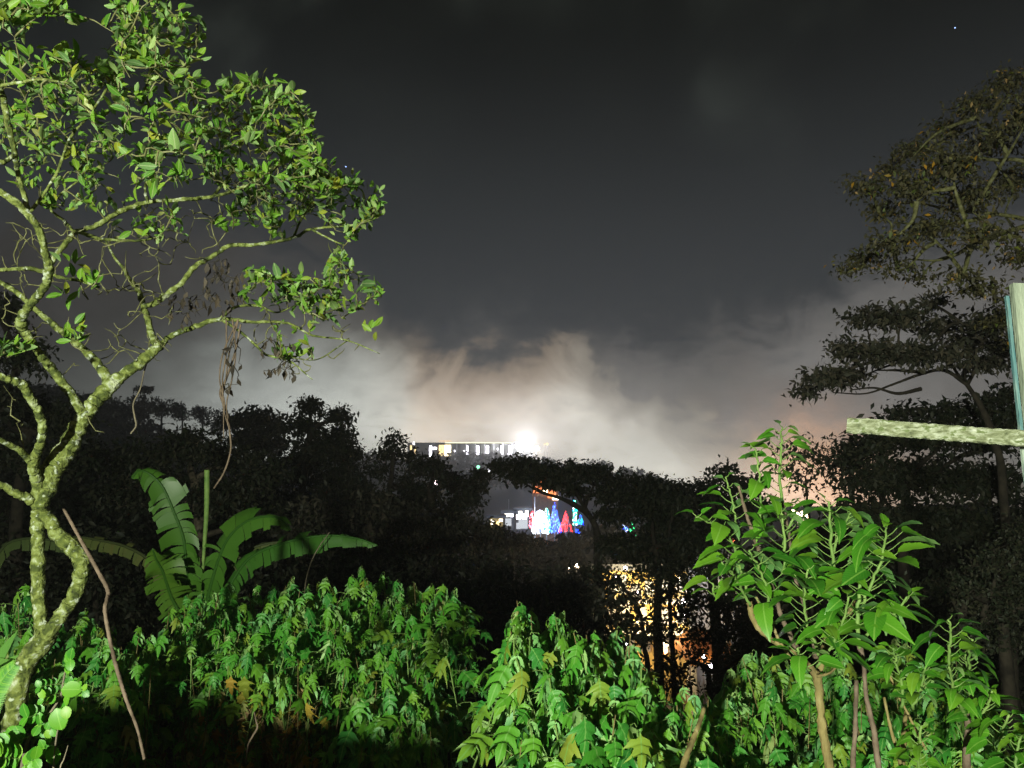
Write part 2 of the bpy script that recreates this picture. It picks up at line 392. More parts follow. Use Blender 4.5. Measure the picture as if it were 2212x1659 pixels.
M['soil'] = surf_mat('soil', [(.3, (0.012, 0.011, 0.009)), (.7, (0.035, 0.030, 0.022))], 1.5, 10, 0.95, 1.0, 6)
M['moss_plank'] = surf_mat('moss_plank', [(.30, (0.06, 0.07, 0.035)), (.44, (0.14, 0.155, 0.085)), (.55, (0.24, 0.26, 0.18)), (.68, (0.38, 0.40, 0.33))], 60, 10, 0.9, 0.9, 120, 0.6, stretch=(.30, 1, 1), second=(60, .56, (.10, .125, .05)))
M['post_wood'] = surf_mat('post_wood', [(.3, (0.13, 0.155, 0.115)), (.7, (0.23, 0.26, 0.20))], 9, 8, 0.85, 0.35, 50, stretch=(3, 3, .6))
M['post_edge'] = surf_mat('post_edge', [(.3, (0.02, 0.09, 0.11)), (.5, (0.08, 0.15, 0.15)), (.7, (0.30, 0.34, 0.27))], 12, 8, 0.7, 0.35, 50, stretch=(3, 3, .5))

# ------------------------------------------------------------------ ground
PROF_D = [0, 1.5, 3, 5, 8, 12, 20, 30, 60, 100, 150, 230, 330, 405, 450, 600, 850]
PROF_Z = [0, -.05, -1.0, -2.0, -2.9, -4.4, -8, -11, -17.5, -21, -22, -21, -12, -4.0, -3.5, -34, -72]
def ground_z(x, y):
    x = np.asarray(x, float); y = np.asarray(y, float)
    fwd = np.maximum(y, 0.0)
    z = np.interp(np.hypot(fwd, np.abs(x) * 0.35), PROF_D, PROF_Z)
    z = np.where(y < 1.2, np.minimum(0, z * np.clip(y / 1.2, 0, 1)), z)
    z = z + 31 * np.exp(-((x + 118) / 66) ** 2 - ((y - 170) / 55) ** 2)
    z = z - 46 * (1 / (1 + np.exp(-(x - 95) / 22))) * np.exp(-((y - 420) / 130) ** 2)
    z = z + 0.10 * np.sin(x * 1.7 + y) * np.cos(y * 1.3) * np.clip((y - 2) / 3, 0, 1)
    return z
def gz(x, y): return float(ground_z(x, y))
def build_ground():
    ys = np.concatenate([-np.geomspace(850, 2, 14), np.linspace(-1.5, 12, 46), np.geomspace(12.6, 850, 80)])
    t = np.linspace(-1, 1, 141)
    mb = MB(); V = []
    for y in ys:
        w = 14 + abs(y) * 1.25
        xs = np.sign(t) * np.abs(t) ** 1.5 * w
        V.append(np.c_[xs, np.full(len(t), y), ground_z(xs, y)])
    V = np.vstack(V); n = len(t)
    i = np.arange(len(ys) - 1)[:, None] * n; j = np.arange(n - 1)[None]
    q = np.stack([i + j, i + j + 1, i + n + j + 1, i + n + j], -1).reshape(-1, 4)
    mb.add(V, quad=q)
    g = mb.obj('ground', M['soil']); tag(g, 'dark bare slope dropping away into the valley', kind='structure')
build_ground()
def build_shadow_wall():  # unseen wall, added and stepped in height to shade the lower left
    mb = MB(); mb.box((-5.2, .82, .37), (5.7, .16, .76)); mb.box((-5.2, .82, .775), (5.8, .24, .05)); mb.box((-1.75, .82, .35), (1.2, .16, .71)); mb.box((-.98, .82, .32), (.34, .16, .65))
    o = mb.obj('added_shadow_wall', surf_mat('concrete', [(.3, (.22, .22, .20)), (.7, (.36, .36, .33))], 3, 6, .9, .3, 20), smooth=False); tag(o, kind='structure')
build_shadow_wall()

# ------------------------------------------------------------------ leaves
def leaf_template(outline, curl=0.25, fold=0.25, wav=0.0):
    """outline: [(along 0..1, half width)]; returns verts, tris+quads, uv. Leaf unit length along +Y, lateral X, normal Z."""
    o = np.array(outline); n = len(o)
    V = []; UV = []
    for i, (a, w) in enumerate(o):
        zc = -curl * a * a
        ya = a * (1 - 0.15 * curl * a)
        for s in (-1, 0, 1):
            V.append((s * w, ya, zc + abs(s) * w * fold + s * wav * math.sin(a * 17) * (w > 0.02)))
            UV.append((s * w, a))
    Q = []
    for i in range(n - 1):
        for s in (0, 1):
            a = i * 3 + s; Q.append((a, a + 1, a + 4, a + 3))
    return np.array(V), np.array(Q), np.array(UV)
OUT_GUAVA = [(0, .015), (.15, .12), (.4, .21), (.65, .19), (.87, .10), (1, .01)]
OUT_SMALL = [(0, .02), (.45, .24), (1, .01)]
OUT_MUL = [(0, .03), (.03, .13), (.12, .23), (.25, .29), (.30, .27), (.38, .285), (.44, .255), (.52, .26), (.58, .225), (.66, .215), (.72, .17), (.80, .15), (.9, .065), (1, .005)]
OUT_ROUND = [(0, .03), (.15, .26), (.4, .40), (.7, .36), (.9, .2), (1, .03)]
def lobed_template(seed, droop=0.3):
    """Mexican sunflower leaf: five pointed lobes"""
    rg = random.Random(seed)
    # right side outline (x, y) from base to tip
    side = [(0.015, 0.0), (0.05, 0.10), (0.16, 0.17), (0.30, 0.20), (0.44, 0.33), (0.27, 0.36), (0.22, 0.41), (0.33, 0.52), (0.42, 0.70), (0.25, 0.62), (0.13, 0.60), (0.15, 0.74), (0.085, 0.88), (0.0, 1.0)]
    ribs = [(0, 0.0), (0, 0.10), (0, 0.15), (0, .2), (0, .25), (0, .31), (0, .37), (0, .43), (0, .49), (0, .54), (0, .60), (0, .74), (0, .88), (0, 1.0)]
    V = []; UV = []
    def put(x, y):
        z = -droop * y * y + 0.30 * abs(x) - 1.5 * x * x * (.6 + droop) + 0.03 * math.sin(13 * y + 11 * x + seed) * (abs(x) > .05) + .02 * math.sin(31 * y + seed)
        V.append((x, y, z)); UV.append((x, y))
    jit = [(rg.uniform(.85, 1.12), rg.uniform(-.02, .02)) for _ in side]
    for s in (1, -1):
        jit = [(rg.uniform(.82, 1.15), rg.uniform(-.025, .025)) for _ in side]
        for (x, y), (a, b) in zip(side, jit): put(s * x * a, min(1, y + (b if x > .1 else 0)))
    n = len(side)
    for _, y in ribs: put(0.0, y)
    Q = []
    for s, off in ((1, 0), (-1, n)):
        for i in range(n - 1):
            a, b, c, d = off + i, off + i + 1, 2 * n + i + 1, 2 * n + i
            Q.append((d, a, b, c) if s == 1 else (a, d, c, b))
    return np.array(V), np.array(Q), np.array(UV)
def templ_mesh(name, T, mat, bend=0.0):
    mb = MB(); mb.add(T[0], quad=T[1], uv=T[2]); return mb.mesh(name, mat)
def frames(axis, up):
    A = unit(np.asarray(axis, float)); N = np.asarray(up, float)
    N = unit(N - (N * A).sum(-1, keepdims=True) * A); B = np.cross(A, N)
    return B, A, N
def scatter(mb, T, pos, axis, up, size, rnd, mat=0):
    """many copies of a template joined in one mesh"""
    if len(pos) == 0: return
    V, Q, UV = T; n = len(pos); k = len(V)
    B, A, N = frames(axis, up)
    size = np.broadcast_to(np.asarray(size, float), (n,))
    W = pos[:, None] + size[:, None, None] * (V[None, :, 0:1] * B[:, None] + V[None, :, 1:2] * A[:, None] + V[None, :, 2:3] * N[:, None])
    Qs = (Q[None] + (np.arange(n) * k)[:, None, None]).reshape(-1, 4)
    mb.add(W.reshape(-1, 3), quad=Qs, uv=np.tile(UV, (n, 1)), rnd=np.repeat(rnd, len(Q)), mat=mat)
def leaf_objs(name, meshes, root, pos, axis, up, size):
    B, A, N = frames(axis, up)
    base = Vector(root.location)
    for i in range(len(pos)):
        o = bpy.data.objects.new(name, meshes[i % len(meshes)])
        s = float(size[i])
        b, a, n_ = B[i] * s, A[i] * s, N[i] * s
        p = pos[i] - np.array(base)
        o.matrix_local = Matrix(((b[0], a[0], n_[0], p[0]), (b[1], a[1], n_[1], p[1]), (b[2], a[2], n_[2], p[2]), (0, 0, 0, 1)))
        o.parent = root
        COL.objects.link(o)
T_GUAVA = [leaf_template(OUT_GUAVA, c, f) for c, f in ((.15, .3), (.35, .15), (.05, .5))]
T_SMALL = [leaf_template(OUT_SMALL, .3, .25)]
T_MUL = [leaf_template(OUT_MUL, c, f, w) for c, f, w in ((.25, .25, .012), (.5, .15, .02), (.1, .4, .01), (.7, .2, .015))]
T_ROUND = [leaf_template(OUT_ROUND, .2, .15)]
T_LOBE = [lobed_template(s, d) for s, d in ((1, .2), (2, .55), (3, .95), (4, .35), (5, 1.25))]
ME_GUAVA = [templ_mesh('leaf', t, M['guava_leaf']) for t in T_GUAVA]
ME_MUL = [templ_mesh('leaf', t, M['mulberry_leaf']) for t in T_MUL]
ME_LOBE = [templ_mesh('leaf', t, M['sunflower_leaf']) for t in T_LOBE]
ME_ROUND = [templ_mesh('leaf', t, M['mulberry_leaf']) for t in T_ROUND]

# ------------------------------------------------------------------ growing twigs towards targets
def grow(nodes, targets, r_base, r_tip, sag=0.06, segs=4, jitter=0.05, order=True, maxlen=None, upcurve=0.0):
    """nodes: (n,3) start points; each target is joined to the nearest point so far; returns list of (pts, radii), tips' directions"""
    P = [np.asarray(nodes, float)]
    allp = np.asarray(nodes, float)
    if order:
        from_d = np.array([np.min(np.linalg.norm(allp - t, axis=1)) for t in targets]); targets = targets[np.argsort(from_d)]
    out = []; buf = np.empty((len(allp) + len(targets) * segs, 3)); n = len(allp); buf[:n] = allp
    dirs = []
    for t in targets:
        d = np.linalg.norm(buf[:n] - t, axis=1)
        i = int(np.argmin(d)); a = buf[i].copy(); L = d[i]
        s = np.linspace(0, 1, segs + 1)[:, None]
        pts = a + (t - a) * s
        perp = R.standard_normal(3) * jitter * L
        pts = pts + np.sin(s * np.pi) * perp + np.sin(s * np.pi * 2) * R.standard_normal(3) * jitter * L * .5
        pts[:, 2] += np.sin(s[:, 0] * np.pi) * upcurve * L
        rr = np.linspace(r_base, r_tip, segs + 1)
        out.append((pts, rr)); dirs.append(unit(pts[-1] - pts[-2]))
        m = len(pts) - 1; buf[n:n + m] = pts[1:]; n += m
    return out, targets, np.array(dirs) if dirs else np.zeros((0, 3))

def in_poly(p, poly):
    x, y = p; c = False; j = len(poly) - 1
    for i in range(len(poly)):
        xi, yi = poly[i]; xj, yj = poly[j]
        if (yi > y) != (yj > y) and x < (xj - xi) * (y - yi) / (yj - yi) + xi: c = not c
        j = i
    return c
def poly_points(poly, n, dlo, dhi, fmid=None):
    xs = [p[0] for p in poly]; ys = [p[1] for p in poly]; out = []
    while len(out) < n:
        u = random.uniform(min(xs), max(xs)); v = random.uniform(min(ys), max(ys))
        if in_poly((u, v), poly): out.append(at(u, v, random.uniform(dlo, dhi)))
    return np.array(out)
def rosette(tips, dirs, nleaf, spread, up=0.5, backset=0.1, rise=0.25):
    """leaf positions, axes and normals around twig tips"""
    n = len(tips) * nleaf
    pos = np.repeat(tips, nleaf, 0) - np.repeat(dirs, nleaf, 0) * (R.random((n, 1)) * backset)
    rnd = unit(R.standard_normal((n, 3)))
    ax = unit(np.repeat(dirs, nleaf, 0) * (1 - spread) + rnd * spread + np.array([0, 0, rise]))
    nn = unit(np.array([0, 0, 1.0]) * up + R.standard_normal((n, 3)) * 0.6 + np.array([0, -.35, 0]))
    return pos, ax, nn

# ================================================================== the near tree on the left
def px_line(pts, d0, d1=None, sub=5):
    """pts: [(u, v, r px)] (r optional depth as 4th) -> smooth 3d line and radii"""
    n = len(pts); P = []; Rr = []
    for i, p in enumerate(pts):
        t = i / max(1, n - 1)
        Y = p[3] if len(p) > 3 else (d0 + ((d1 if d1 is not None else d0) - d0) * t)
        P.append(at(p[0], p[1], Y)); Rr.append(p[2] / F * Y * 1.03)
    return smoothline(P, Rr, sub)
def build_left_tree():
    base = at(22, 1590, 4.4); bx, by = float(base[0]), float(base[1])
    root = empty('lichen_covered_tree', (bx, by, gz(bx, by)), 'gnarled small tree with moss and white lichen on its looping forked trunk', 'tree')
    lines = [
        # loop of the trunk
        ([(4, 1690, 22), (22, 1600, 20), (42, 1478, 20), (65, 1421, 22), (96, 1380, 24), (100, 1366, 20)], 4.4, 4.4),
        ([(92, 1390, 15), (87, 1325, 14), (82, 1229, 14), (83, 1152, 14), (86, 1105, 16), (96, 1060, 18)], 4.4, 4.4),
        ([(92, 1388, 16), (127, 1336, 15), (161, 1286, 16), (177, 1229, 17), (156, 1183, 17), (120, 1147, 15), (96, 1105, 15)], 4.38, 4.38),
        # left limb
        ([(86, 1085, 14), (78, 1035, 11), (72, 1002, 12), (83, 970, 9), (92, 936, 9), (87, 898, 9), (69, 867, 9), (50, 833, 10), (22, 821, 8), (-15, 808, 7), (-70, 790, 6)], 4.4, 3.9),
        ([(72, 1003, 8), (40, 972, 7), (0, 951, 6), (-60, 925, 5)], 4.3, 4.0),
        ([(84, 1085, 11), (63, 1078, 10), (32, 1064, 9), (-5, 1045, 8), (-70, 1020, 6)], 4.4, 4.2),
        # main limb
        ([(94, 1070, 19), (107, 1034, 22), (127, 994, 23), (154, 951, 20), (180, 901, 17), (205, 868, 16), (234, 838, 17), (268, 809, 13), (303, 783, 12), (334, 756, 11), (348, 745, 9)], 4.4, 4.7),
        ([(180, 898, 12), (154, 852, 10), (115, 802, 10), (84, 763, 9), (54, 717, 10), (44, 696, 11), (58, 668, 9), (79, 642, 9), (100, 614, 9), (105, 582, 10), (97, 545, 8), (86, 501, 8), (62, 465, 8), (22, 428, 8), (-50, 390, 7)], 4.5, 3.7),
        ([(236, 825, 11), (212, 788, 10), (173, 748, 8), (115, 702, 7), (84, 675, 6), (42, 636, 6), (0, 610, 5), (-60, 585, 5)], 4.6, 4.9),
        ([(346, 748, 7), (370, 725, 6), (422, 706, 6), (476, 689, 5), (540, 695, 4), (622, 699, 3), (675, 724, 2.4), (752, 736, 1.8), (820, 764, 1)], 4.7, 5.0),
        ([(476, 689, 4), (507, 664, 3.5), (556, 660, 3), (599, 675, 2), (650, 655, 1.5), (720, 640, 1.2)], 4.8, 5.2),
        ([(480, 690, 4), (530, 725, 3), (576, 766, 3), (622, 777, 2), (675, 820, 1.2)], 4.8, 4.7),
        ([(345, 748, 9), (331, 730, 8), (319, 690, 7), (311, 664, 7), (299, 629, 6), (280, 604, 5), (269, 583, 4), (246, 553, 3), (228, 520, 2)], 4.7, 5.3),
        ([(312, 662, 6), (334, 655, 7), (360, 636, 7), (395, 608, 6), (420, 576, 6), (461, 553, 5), (495, 531, 5), (556, 528, 4), (633, 514, 4), (672, 495, 3.2), (768, 485, 2.4), (817, 470, 1.2)], 4.7, 4.9),
        ([(103, 580, 6), (135, 535, 6), (161, 503, 6), (180, 497, 5), (215, 484, 6), (261, 457, 6), (319, 437, 5), (384, 432, 5), (461, 424, 4), (530, 402, 3), (600, 360, 2), (660, 330, 1)], 4.2, 4.7),
        ([(165, 500, 5), (220, 516, 4), (290, 520, 3), (330, 515, 2)], 4.3, 4.6),
        ([(161, 503, 4), (140, 478, 3.5), (110, 452, 3), (125, 425, 2.5), (170, 390, 2)], 4.3, 4.4),
        ([(102, 590, 5), (135, 600, 4), (175, 607, 4), (215, 620, 3)], 4.2, 4.3),
        ([(104, 588, 6), (60, 580, 5), (0, 583, 4), (-40, 580, 4)], 4.2, 4.0),
        ([(-30, 150, 9), (0, 192, 8), (14, 250, 7), (30, 326, 6), (40, 380, 5), (62, 455, 6)], 3.5, 3.9),
        ([(-30, 350, 7), (0, 352, 6), (22, 342, 5), (33, 333, 6)], 3.6, 3.72),
        ([(-30, 190, 4), (30, 180, 4), (90, 172, 3), (150, 180, 2)], 3.52, 3.4),
        ([(319, 437, 4), (315, 400, 3), (345, 330, 3), (330, 250, 3), (315, 200, 2.5), (330, 120, 2), (340, 60, 1.5)], 4.4, 4.2),
        ([(461, 424, 4), (500, 370, 3), (520, 300, 3), (560, 260, 2), (575, 210, 1.5)], 4.6, 4.7),
        ([(62, 465, 4), (120, 380, 3.5), (150, 300, 3), (200, 240, 3), (250, 150, 2), (270, 60, 1.5)], 4.0, 4.0),
        ([(633, 514, 3), (660, 460, 2.5), (700, 430, 2), (740, 400, 1.5)], 4.85, 4.8),
        ([(672, 495, 3), (720, 520, 2), (745, 530, 1)], 4.85, 4.8),
        ([(750, 736, 1.5), (700, 770, 1.5), (668, 778, 1.2), (620, 770, 1)], 5.0, 4.7),
    ]
    mb = MB(); nodes = []
    for i, (p, a, b) in enumerate(lines):
        P, Rr = px_line(p, a, b, 6)
        Rr = .93 * Rr * (1 + 0.07 * np.sin(np.arange(len(Rr)) * 1.9 + i) + 0.05 * R.standard_normal(len(Rr)))
        big = Rr.max() > 0.03
        P = P + R.standard_normal(P.shape) * Rr[:, None] * (0.07 if big else .15)
        if big: # finer rings for knobbly bark
            P, Rr = smoothline(P, Rr, 3)
        mb.tube(P, Rr, 16 if big else 7, rough=0.055 if big else 0.05)
        if i in (0, 1, 2): continue
        sel = Rr < 0.034
        nodes.append(P[sel])
    # trunk foot down to the slope
    f0 = at(4, 1690, 4.4); fl = MB(); fl.tube([f0 + (0, 0, .05), (f0[0] - .05, f0[1], gz(f0[0], f0[1]) - .3)], [0.062, 0.11], 12, rough=.04); fl.obj('root_flare', M['mossy_bark'], root)
    # lichen crusts and moss pads, real relief on the thick limbs
    trunk = mb.obj('trunk', M['mossy_bark'], root)
    nodes = np.vstack(nodes)
    # ---- leafy twigs
    regs = [
        ([(0, 0), (150, 0), (160, 32), (110, 52), (60, 50), (0, 70)], 36, 3.1, 3.7, .085),
        ([(240, 15), (275, 0), (395, 0), (410, 40), (445, 80), (440, 130), (400, 140), (395, 180), (330, 200), (215, 190), (205, 130), (245, 100)], 120, 3.5, 4.4, .075),
        ([(0, 100), (60, 100), (120, 110), (190, 110), (215, 180), (260, 215), (390, 190), (410, 165), (450, 190), (450, 300), (440, 400), (330, 420), (240, 400), (140, 330), (0, 330)], 210, 3.4, 4.8, .078),
        ([(450, 190), (505, 180), (512, 148), (540, 150), (590, 172), (640, 205), (690, 285), (700, 330), (700, 400), (600, 410), (440, 400)], 210, 4.0, 5.3, .078),
        ([(480, 420), (600, 400), (700, 340), (755, 375), (815, 425), (828, 462), (745, 535), (720, 500), (680, 475), (620, 500), (560, 515), (520, 470)], 150, 4.4, 5.3, .080),
        ([(510, 600), (560, 585), (640, 600), (700, 600), (735, 548), (765, 590), (840, 630), (826, 652), (800, 655), (755, 690), (690, 690), (620, 660), (550, 650), (520, 640)], 105, 4.5, 5.4, .080),
        ([(0, 330), (140, 330), (240, 400), (200, 460), (140, 470), (60, 420), (0, 400)], 45, 3.9, 4.6, .07),
        ([(0, 740), (50, 735), (45, 830), (0, 815)], 7, 3.9, 4.2, .085),
        ([(560, 700), (640, 690), (700, 720), (640, 780), (590, 800)], 12, 4.6, 5.0, .07),
        ([(240, 430), (420, 430), (420, 520), (300, 530), (180, 500)], 16, 4.2, 4.9, .07),
    ]
    twig = MB(); PP, AA, NN, SS = [], [], [], []
    cur = nodes
    for poly, n, a, b, s in regs:
        T = poly_points(poly, n, a, b)
        lines_, tips, dirs = grow(cur, T, 0.0055, 0.002, jitter=.09, upcurve=.08)
        newn = [cur]
        for P, r in lines_:
            twig.tube(P, r, 4, cap=False); newn.append(P[1:])
        cur = np.vstack(newn)
        pos, ax, nn = rosette(tips, dirs, 5, 0.62, up=.45, backset=.11, rise=.45)
        PP.append(pos); AA.append(ax); NN.append(nn)
        SS.append(.86 * s * (0.50 + 0.85 * R.random(len(pos)) ** 1.3) * np.where(R.random(len(pos)) < .06, 1.45, 1.0))
    # some leaves along bare limbs
    for u, v, Y in [(460, 490, 4.7), (140, 640, 4.3), (155, 735, 4.4), (165, 715, 4.4), (170, 605, 4.2), (205, 605, 4.2), (155, 570, 4.2), (285, 495, 4.5), (310, 485, 4.5), (520, 478, 4.7), (505, 465, 4.7), (640, 765, 4.8), (610, 765, 4.8), (710, 660, 5.), (800, 715, 5.)]:
        k = 6; pos = at(u, v, Y) + R.standard_normal((k, 3)) * .02
        PP.append(pos); AA.append(unit(R.standard_normal((k, 3)) * [1, .5, .8] + [0, 0, .7])); NN.append(unit(R.standard_normal((k, 3)) + [0, -1.2, .5])); SS.append(np.full(k, .085))
    PP, AA, NN, SS = map(np.concatenate, (PP, AA, NN, SS))
    for p in T2: pass
    tw = twig.obj('twigs', M['twig_bark'], root); tw['kind'] = 'stuff'
    show = SS / PP[:, 1]
    ordr = np.argsort(-show); big, rest = ordr[:300], ordr[300:]
    leaf_objs('leaf', ME_GUAVA, root, PP[big], AA[big], NN[big], SS[big])
    fm = MB()
    for k in range(3):
        ii = rest[k::3]; scatter(fm, T_GUAVA[k], PP[ii], AA[ii], NN[ii], SS[ii], R.random(len(ii)))
    fo = fm.obj('foliage', M['guava_leaf'], root); fo['kind'] = 'stuff'
    # ---- leafless twigs, with dry pods hanging from some
    bare = MB(); cur2 = nodes
    for poly, n, a, b in [([(150, 600), (330, 600), (420, 660), (360, 780), (220, 790), (130, 700)], 46, 4.4, 5.2),
                          ([(0, 480), (250, 470), (330, 560), (240, 620), (60, 620), (0, 700)], 70, 4.0, 5.0),
                          ([(300, 440), (560, 440), (500, 520), (420, 570), (300, 600)], 60, 4.4, 5.2),
                          ([(0, 820), (60, 850), (70, 980), (0, 1000)], 6, 4.2, 4.4),
                          ([(100, 690), (190, 720), (170, 800), (60, 760), (20, 700)], 16, 4.2, 4.7),
                          ([(520, 680), (760, 690), (790, 750), (640, 820), (540, 760)], 34, 4.6, 5.1),
                          ([(560, 250), (700, 300), (700, 460), (560, 480), (480, 400)], 90, 4.4, 5.1),
                          ([(140, 880), (200, 905), (230, 935), (120, 930)], 5, 4.4, 4.6)]:
        T = poly_points(poly, n, a, b)
        ls, tips, dirs = grow(cur2, T, 0.0048, 0.0016, jitter=.12, upcurve=-.03); nn_ = [cur2]
        for P, r in ls: bare.tube(P, r, 4, cap=False); nn_.append(P[1:])
        cur2 = np.vstack(nn_)
    bo = bare.obj('bare_twigs', M['twig_bark'], root); bo['kind'] = 'stuff'
    pods = MB(); st = MB()
    T = np.vstack([poly_points([(445, 560), (520, 560), (530, 640), (500, 680), (430, 650)], 50, 4.5, 4.9), poly_points([(480, 700), (520, 700), (530, 800), (485, 850), (475, 780)], 13, 4.6, 4.8),
                   poly_points([(560, 720), (650, 730), (640, 820), (570, 810)], 40, 4.6, 4.9), poly_points([(380, 620), (440, 630), (420, 700), (340, 700)], 22, 4.6, 4.9)])
    ls, tips, dirs = grow(np.vstack([cur2, at(470, 560, 4.8)[None]]), T, 0.0035, 0.0013, jitter=.15, upcurve=-.15)
    for P, r in ls: st.tube(P, r, 4, cap=False)
    ax = unit(R.standard_normal((len(tips), 3)) * .3 + [0, 0, -1]); nn = unit(R.standard_normal((len(tips), 3)))
    scatter(pods, T_SMALL[0], tips, ax, nn, .045 + .03 * R.random(len(tips)), R.random(len(tips)))
    o = st.obj('dead_twigs', M['dark_bark'], root); o['kind'] = 'stuff'
    o = pods.obj('dry_pods', M['dry_pod'], root); o['kind'] = 'stuff'
    # creepers hanging from the limb
    v1 = MB(); 
    P, r = px_line([(520, 700, 2), (508, 760, 2), (488, 820, 2.6), (476, 850, 3), (490, 890, 2.6), (497, 940, 2.2), (498, 975, 2), (484, 1020, 2), (462, 1055, 1.6)], 4.75, 4.9)
    v1.tube(P, r, 5)
    for k in range(4):
        a = 480 + random.uniform(-12, 25); P, r = px_line([(500 + random.uniform(-12, 20), 690, 1.6), (a + 8, 760, 1.6), (a, 820, 1.5), (484 + random.uniform(-6, 8), 870, 1.4), (490 + random.uniform(-8, 8), 910 + 12 * k % 60, .8)], 4.75, 4.8)
        v1.tube(P, r, 4)
    o = v1.obj('hanging_vine', M['brown_stem'], root)
    v2 = MB(); P, r = px_line([(326, 760, 1.6), (312, 800, 1.6), (303, 840, 1.7), (288, 872, 1.8), (291, 900, 2), (294, 920, 2), (282, 937, 1.8)], 4.7, 4.6); v2.tube(P, r, 5)
    v2.obj('hanging_vine', M['pale_bark'], root)
T2 = []
build_left_tree()

# ================================================================== Mexican sunflower thicket
GREENS = {}
def sunflower_bush(label, poly, nshoot, dfun, leaf, wither=0.0, group='Mexican sunflower bushes in the thicket', tone=None, plume=1.0, lean=0.0):
    cu = sum(p[0] for p in poly) / len(poly); cv = max(p[1] for p in poly)
    c = at(cu, cv, dfun(cv)); bx, by = float(c[0]), float(c[1])
    root = empty('sunflower_bush', (bx, by, gz(bx, by)), label, 'bush', group)
    xs = [p[0] for p in poly]; ys = [p[1] for p in poly]
    tips = []
    # tips well spread: best of several candidates
    P2 = []
    while len(P2) < nshoot:
        best = None
        for _ in range(7):
            for _ in range(200):
                u = random.uniform(min(xs), max(xs)); v = random.uniform(min(ys), max(ys))
                if in_poly((u, v), poly): break
            dd = min([math.hypot(u - a, v - b) for a, b in P2], default=1e9)
            if best is None or dd > best[0]: best = (dd, u, v)
        P2.append(best[1:])
    pos, ax, nn, ss, ty = [], [], [], [], []
    wpos, wax, wn, ws = [], [], [], []
    smb = MB()
    for u, v in P2:
        Y = dfun(v) * random.uniform(.91, 1.09)
        tip = at(u, v, Y); 
        bl = np.array([tip[0] + random.gauss(0, .35), tip[1] + random.gauss(0, .3), 0]); bl[2] = gz(bl[0], bl[1])
        H = tip[2] - bl[2]
        if H < .5: bl[2] = tip[2] - .8; H = .8
        k = np.linspace(0, 1, 9)[:, None]
        bend = np.array([random.gauss(0, .06), random.gauss(0, .05), 0])
        line = bl + (tip - bl) * k + np.sin(k * np.pi) * bend
        smb.tube(line, np.linspace(.011, .0045, 9), 5)
        # leaves down the stem from the tip
        s0 = .82 * leaf * random.uniform(.7, 1.15)
        nl = int(24 * plume)
        phi = random.uniform(0, 6.28)
        for i in range(nl):
            frac = i / (nl - 1)
            dist = -0.01 + frac ** 1.15 * min(1.0, H * .6)
            t = max(0., 1 - dist / H)
            p = bl + (tip - bl) * t + math.sin(t * math.pi) * bend
            phi += 2.4 + random.gauss(0, .3)
            out = np.array([math.cos(phi), math.sin(phi), 0])
            if i < 5:      # young drooping tuft
                size = s0 * (.62 + .09 * i); pet = size * .16; down = .95 - .12 * i
            else:
                size = s0 * (.6 + .7 * random.random()) * (1 - .2 * frac); pet = size * .8; down = random.choice((random.uniform(-.3, .5), random.uniform(.3, 1.5)))
            q = p + out * pet + np.array([0, 0, pet * (.4 if i < 5 else .25)])
            smb.tube([p, p + (q - p) * .5 + (0, 0, .01), q], [.004, .003, .003], 3, cap=False)
            a = unit(out + np.array([random.gauss(0, .2), random.gauss(0, .2), -down]))
            n_ = unit(out * down + np.array([random.gauss(0, .35), random.gauss(0, .35) - .15, 1.0 + .2 * random.random()]))
            if wither and frac > (.55 if wither < .5 else .25) and random.random() < wither:
                wpos.append(q); wax.append(unit(a + np.array([0, 0, -1.2]))); wn.append(n_); ws.append(size * .8)
            else:
                pos.append(q); ax.append(a); nn.append(n_); ss.append(size); ty.append(random.choice((2, 4, 1)) if i < 5 else random.choice((0, 0, 3, 3, 1, 2)))
    dst = MB()
    for _ in range(9):
        u, v = random.choice(P2); Y = dfun(v) * random.uniform(.93, 1.0); t = at(u + random.gauss(0, 14), v - random.uniform(-40, 12), Y)
        b_ = np.array([t[0] + random.gauss(0, .3), t[1] + random.gauss(0, .2), 0]); b_[2] = gz(b_[0], b_[1]); m_ = (t + b_) / 2 + R.standard_normal(3) * .05
        dst.tube(smoothline(np.array([b_, m_, t]), sub=4), np.linspace(.006, .0025, 9), 4)
    o = dst.obj('dry_stalks', M['tan_stem'], root); o['kind'] = 'stuff'
    st = smb.obj('stems', M['green_stem'], root); st['kind'] = 'stuff'
    pos, ax, nn, ss, ty = map(np.array, (pos, ax, nn, ss, ty))
    show = ss / pos[:, 1] * (1 + .3 * R.random(len(ss)))
    ordr = np.argsort(-show); big, rest = ordr[:300], ordr[300:]
    for k in range(5):
        ii = big[ty[big] == k]
        if len(ii): leaf_objs('leaf', [ME_LOBE[k]], root, pos[ii], ax[ii], nn[ii], ss[ii])
    if len(rest):
        fm = MB()
        for k in range(5):
            ii = rest[ty[rest] == k]; scatter(fm, T_LOBE[k], pos[ii], ax[ii], nn[ii], ss[ii], R.random(len(ii)))
        o = fm.obj('foliage', M['sunflower_leaf'], root); o['kind'] = 'stuff'
    if len(wpos):
        fm = MB(); wpos, wax, wn, ws = map(np.array, (wpos, wax, wn, ws)); scatter(fm, T_LOBE[4], wpos, wax, wn, ws, R.random(len(ws)))
        o = fm.obj('withered_leaves', M['withered_leaf'], root); o['kind'] = 'stuff'
    return root

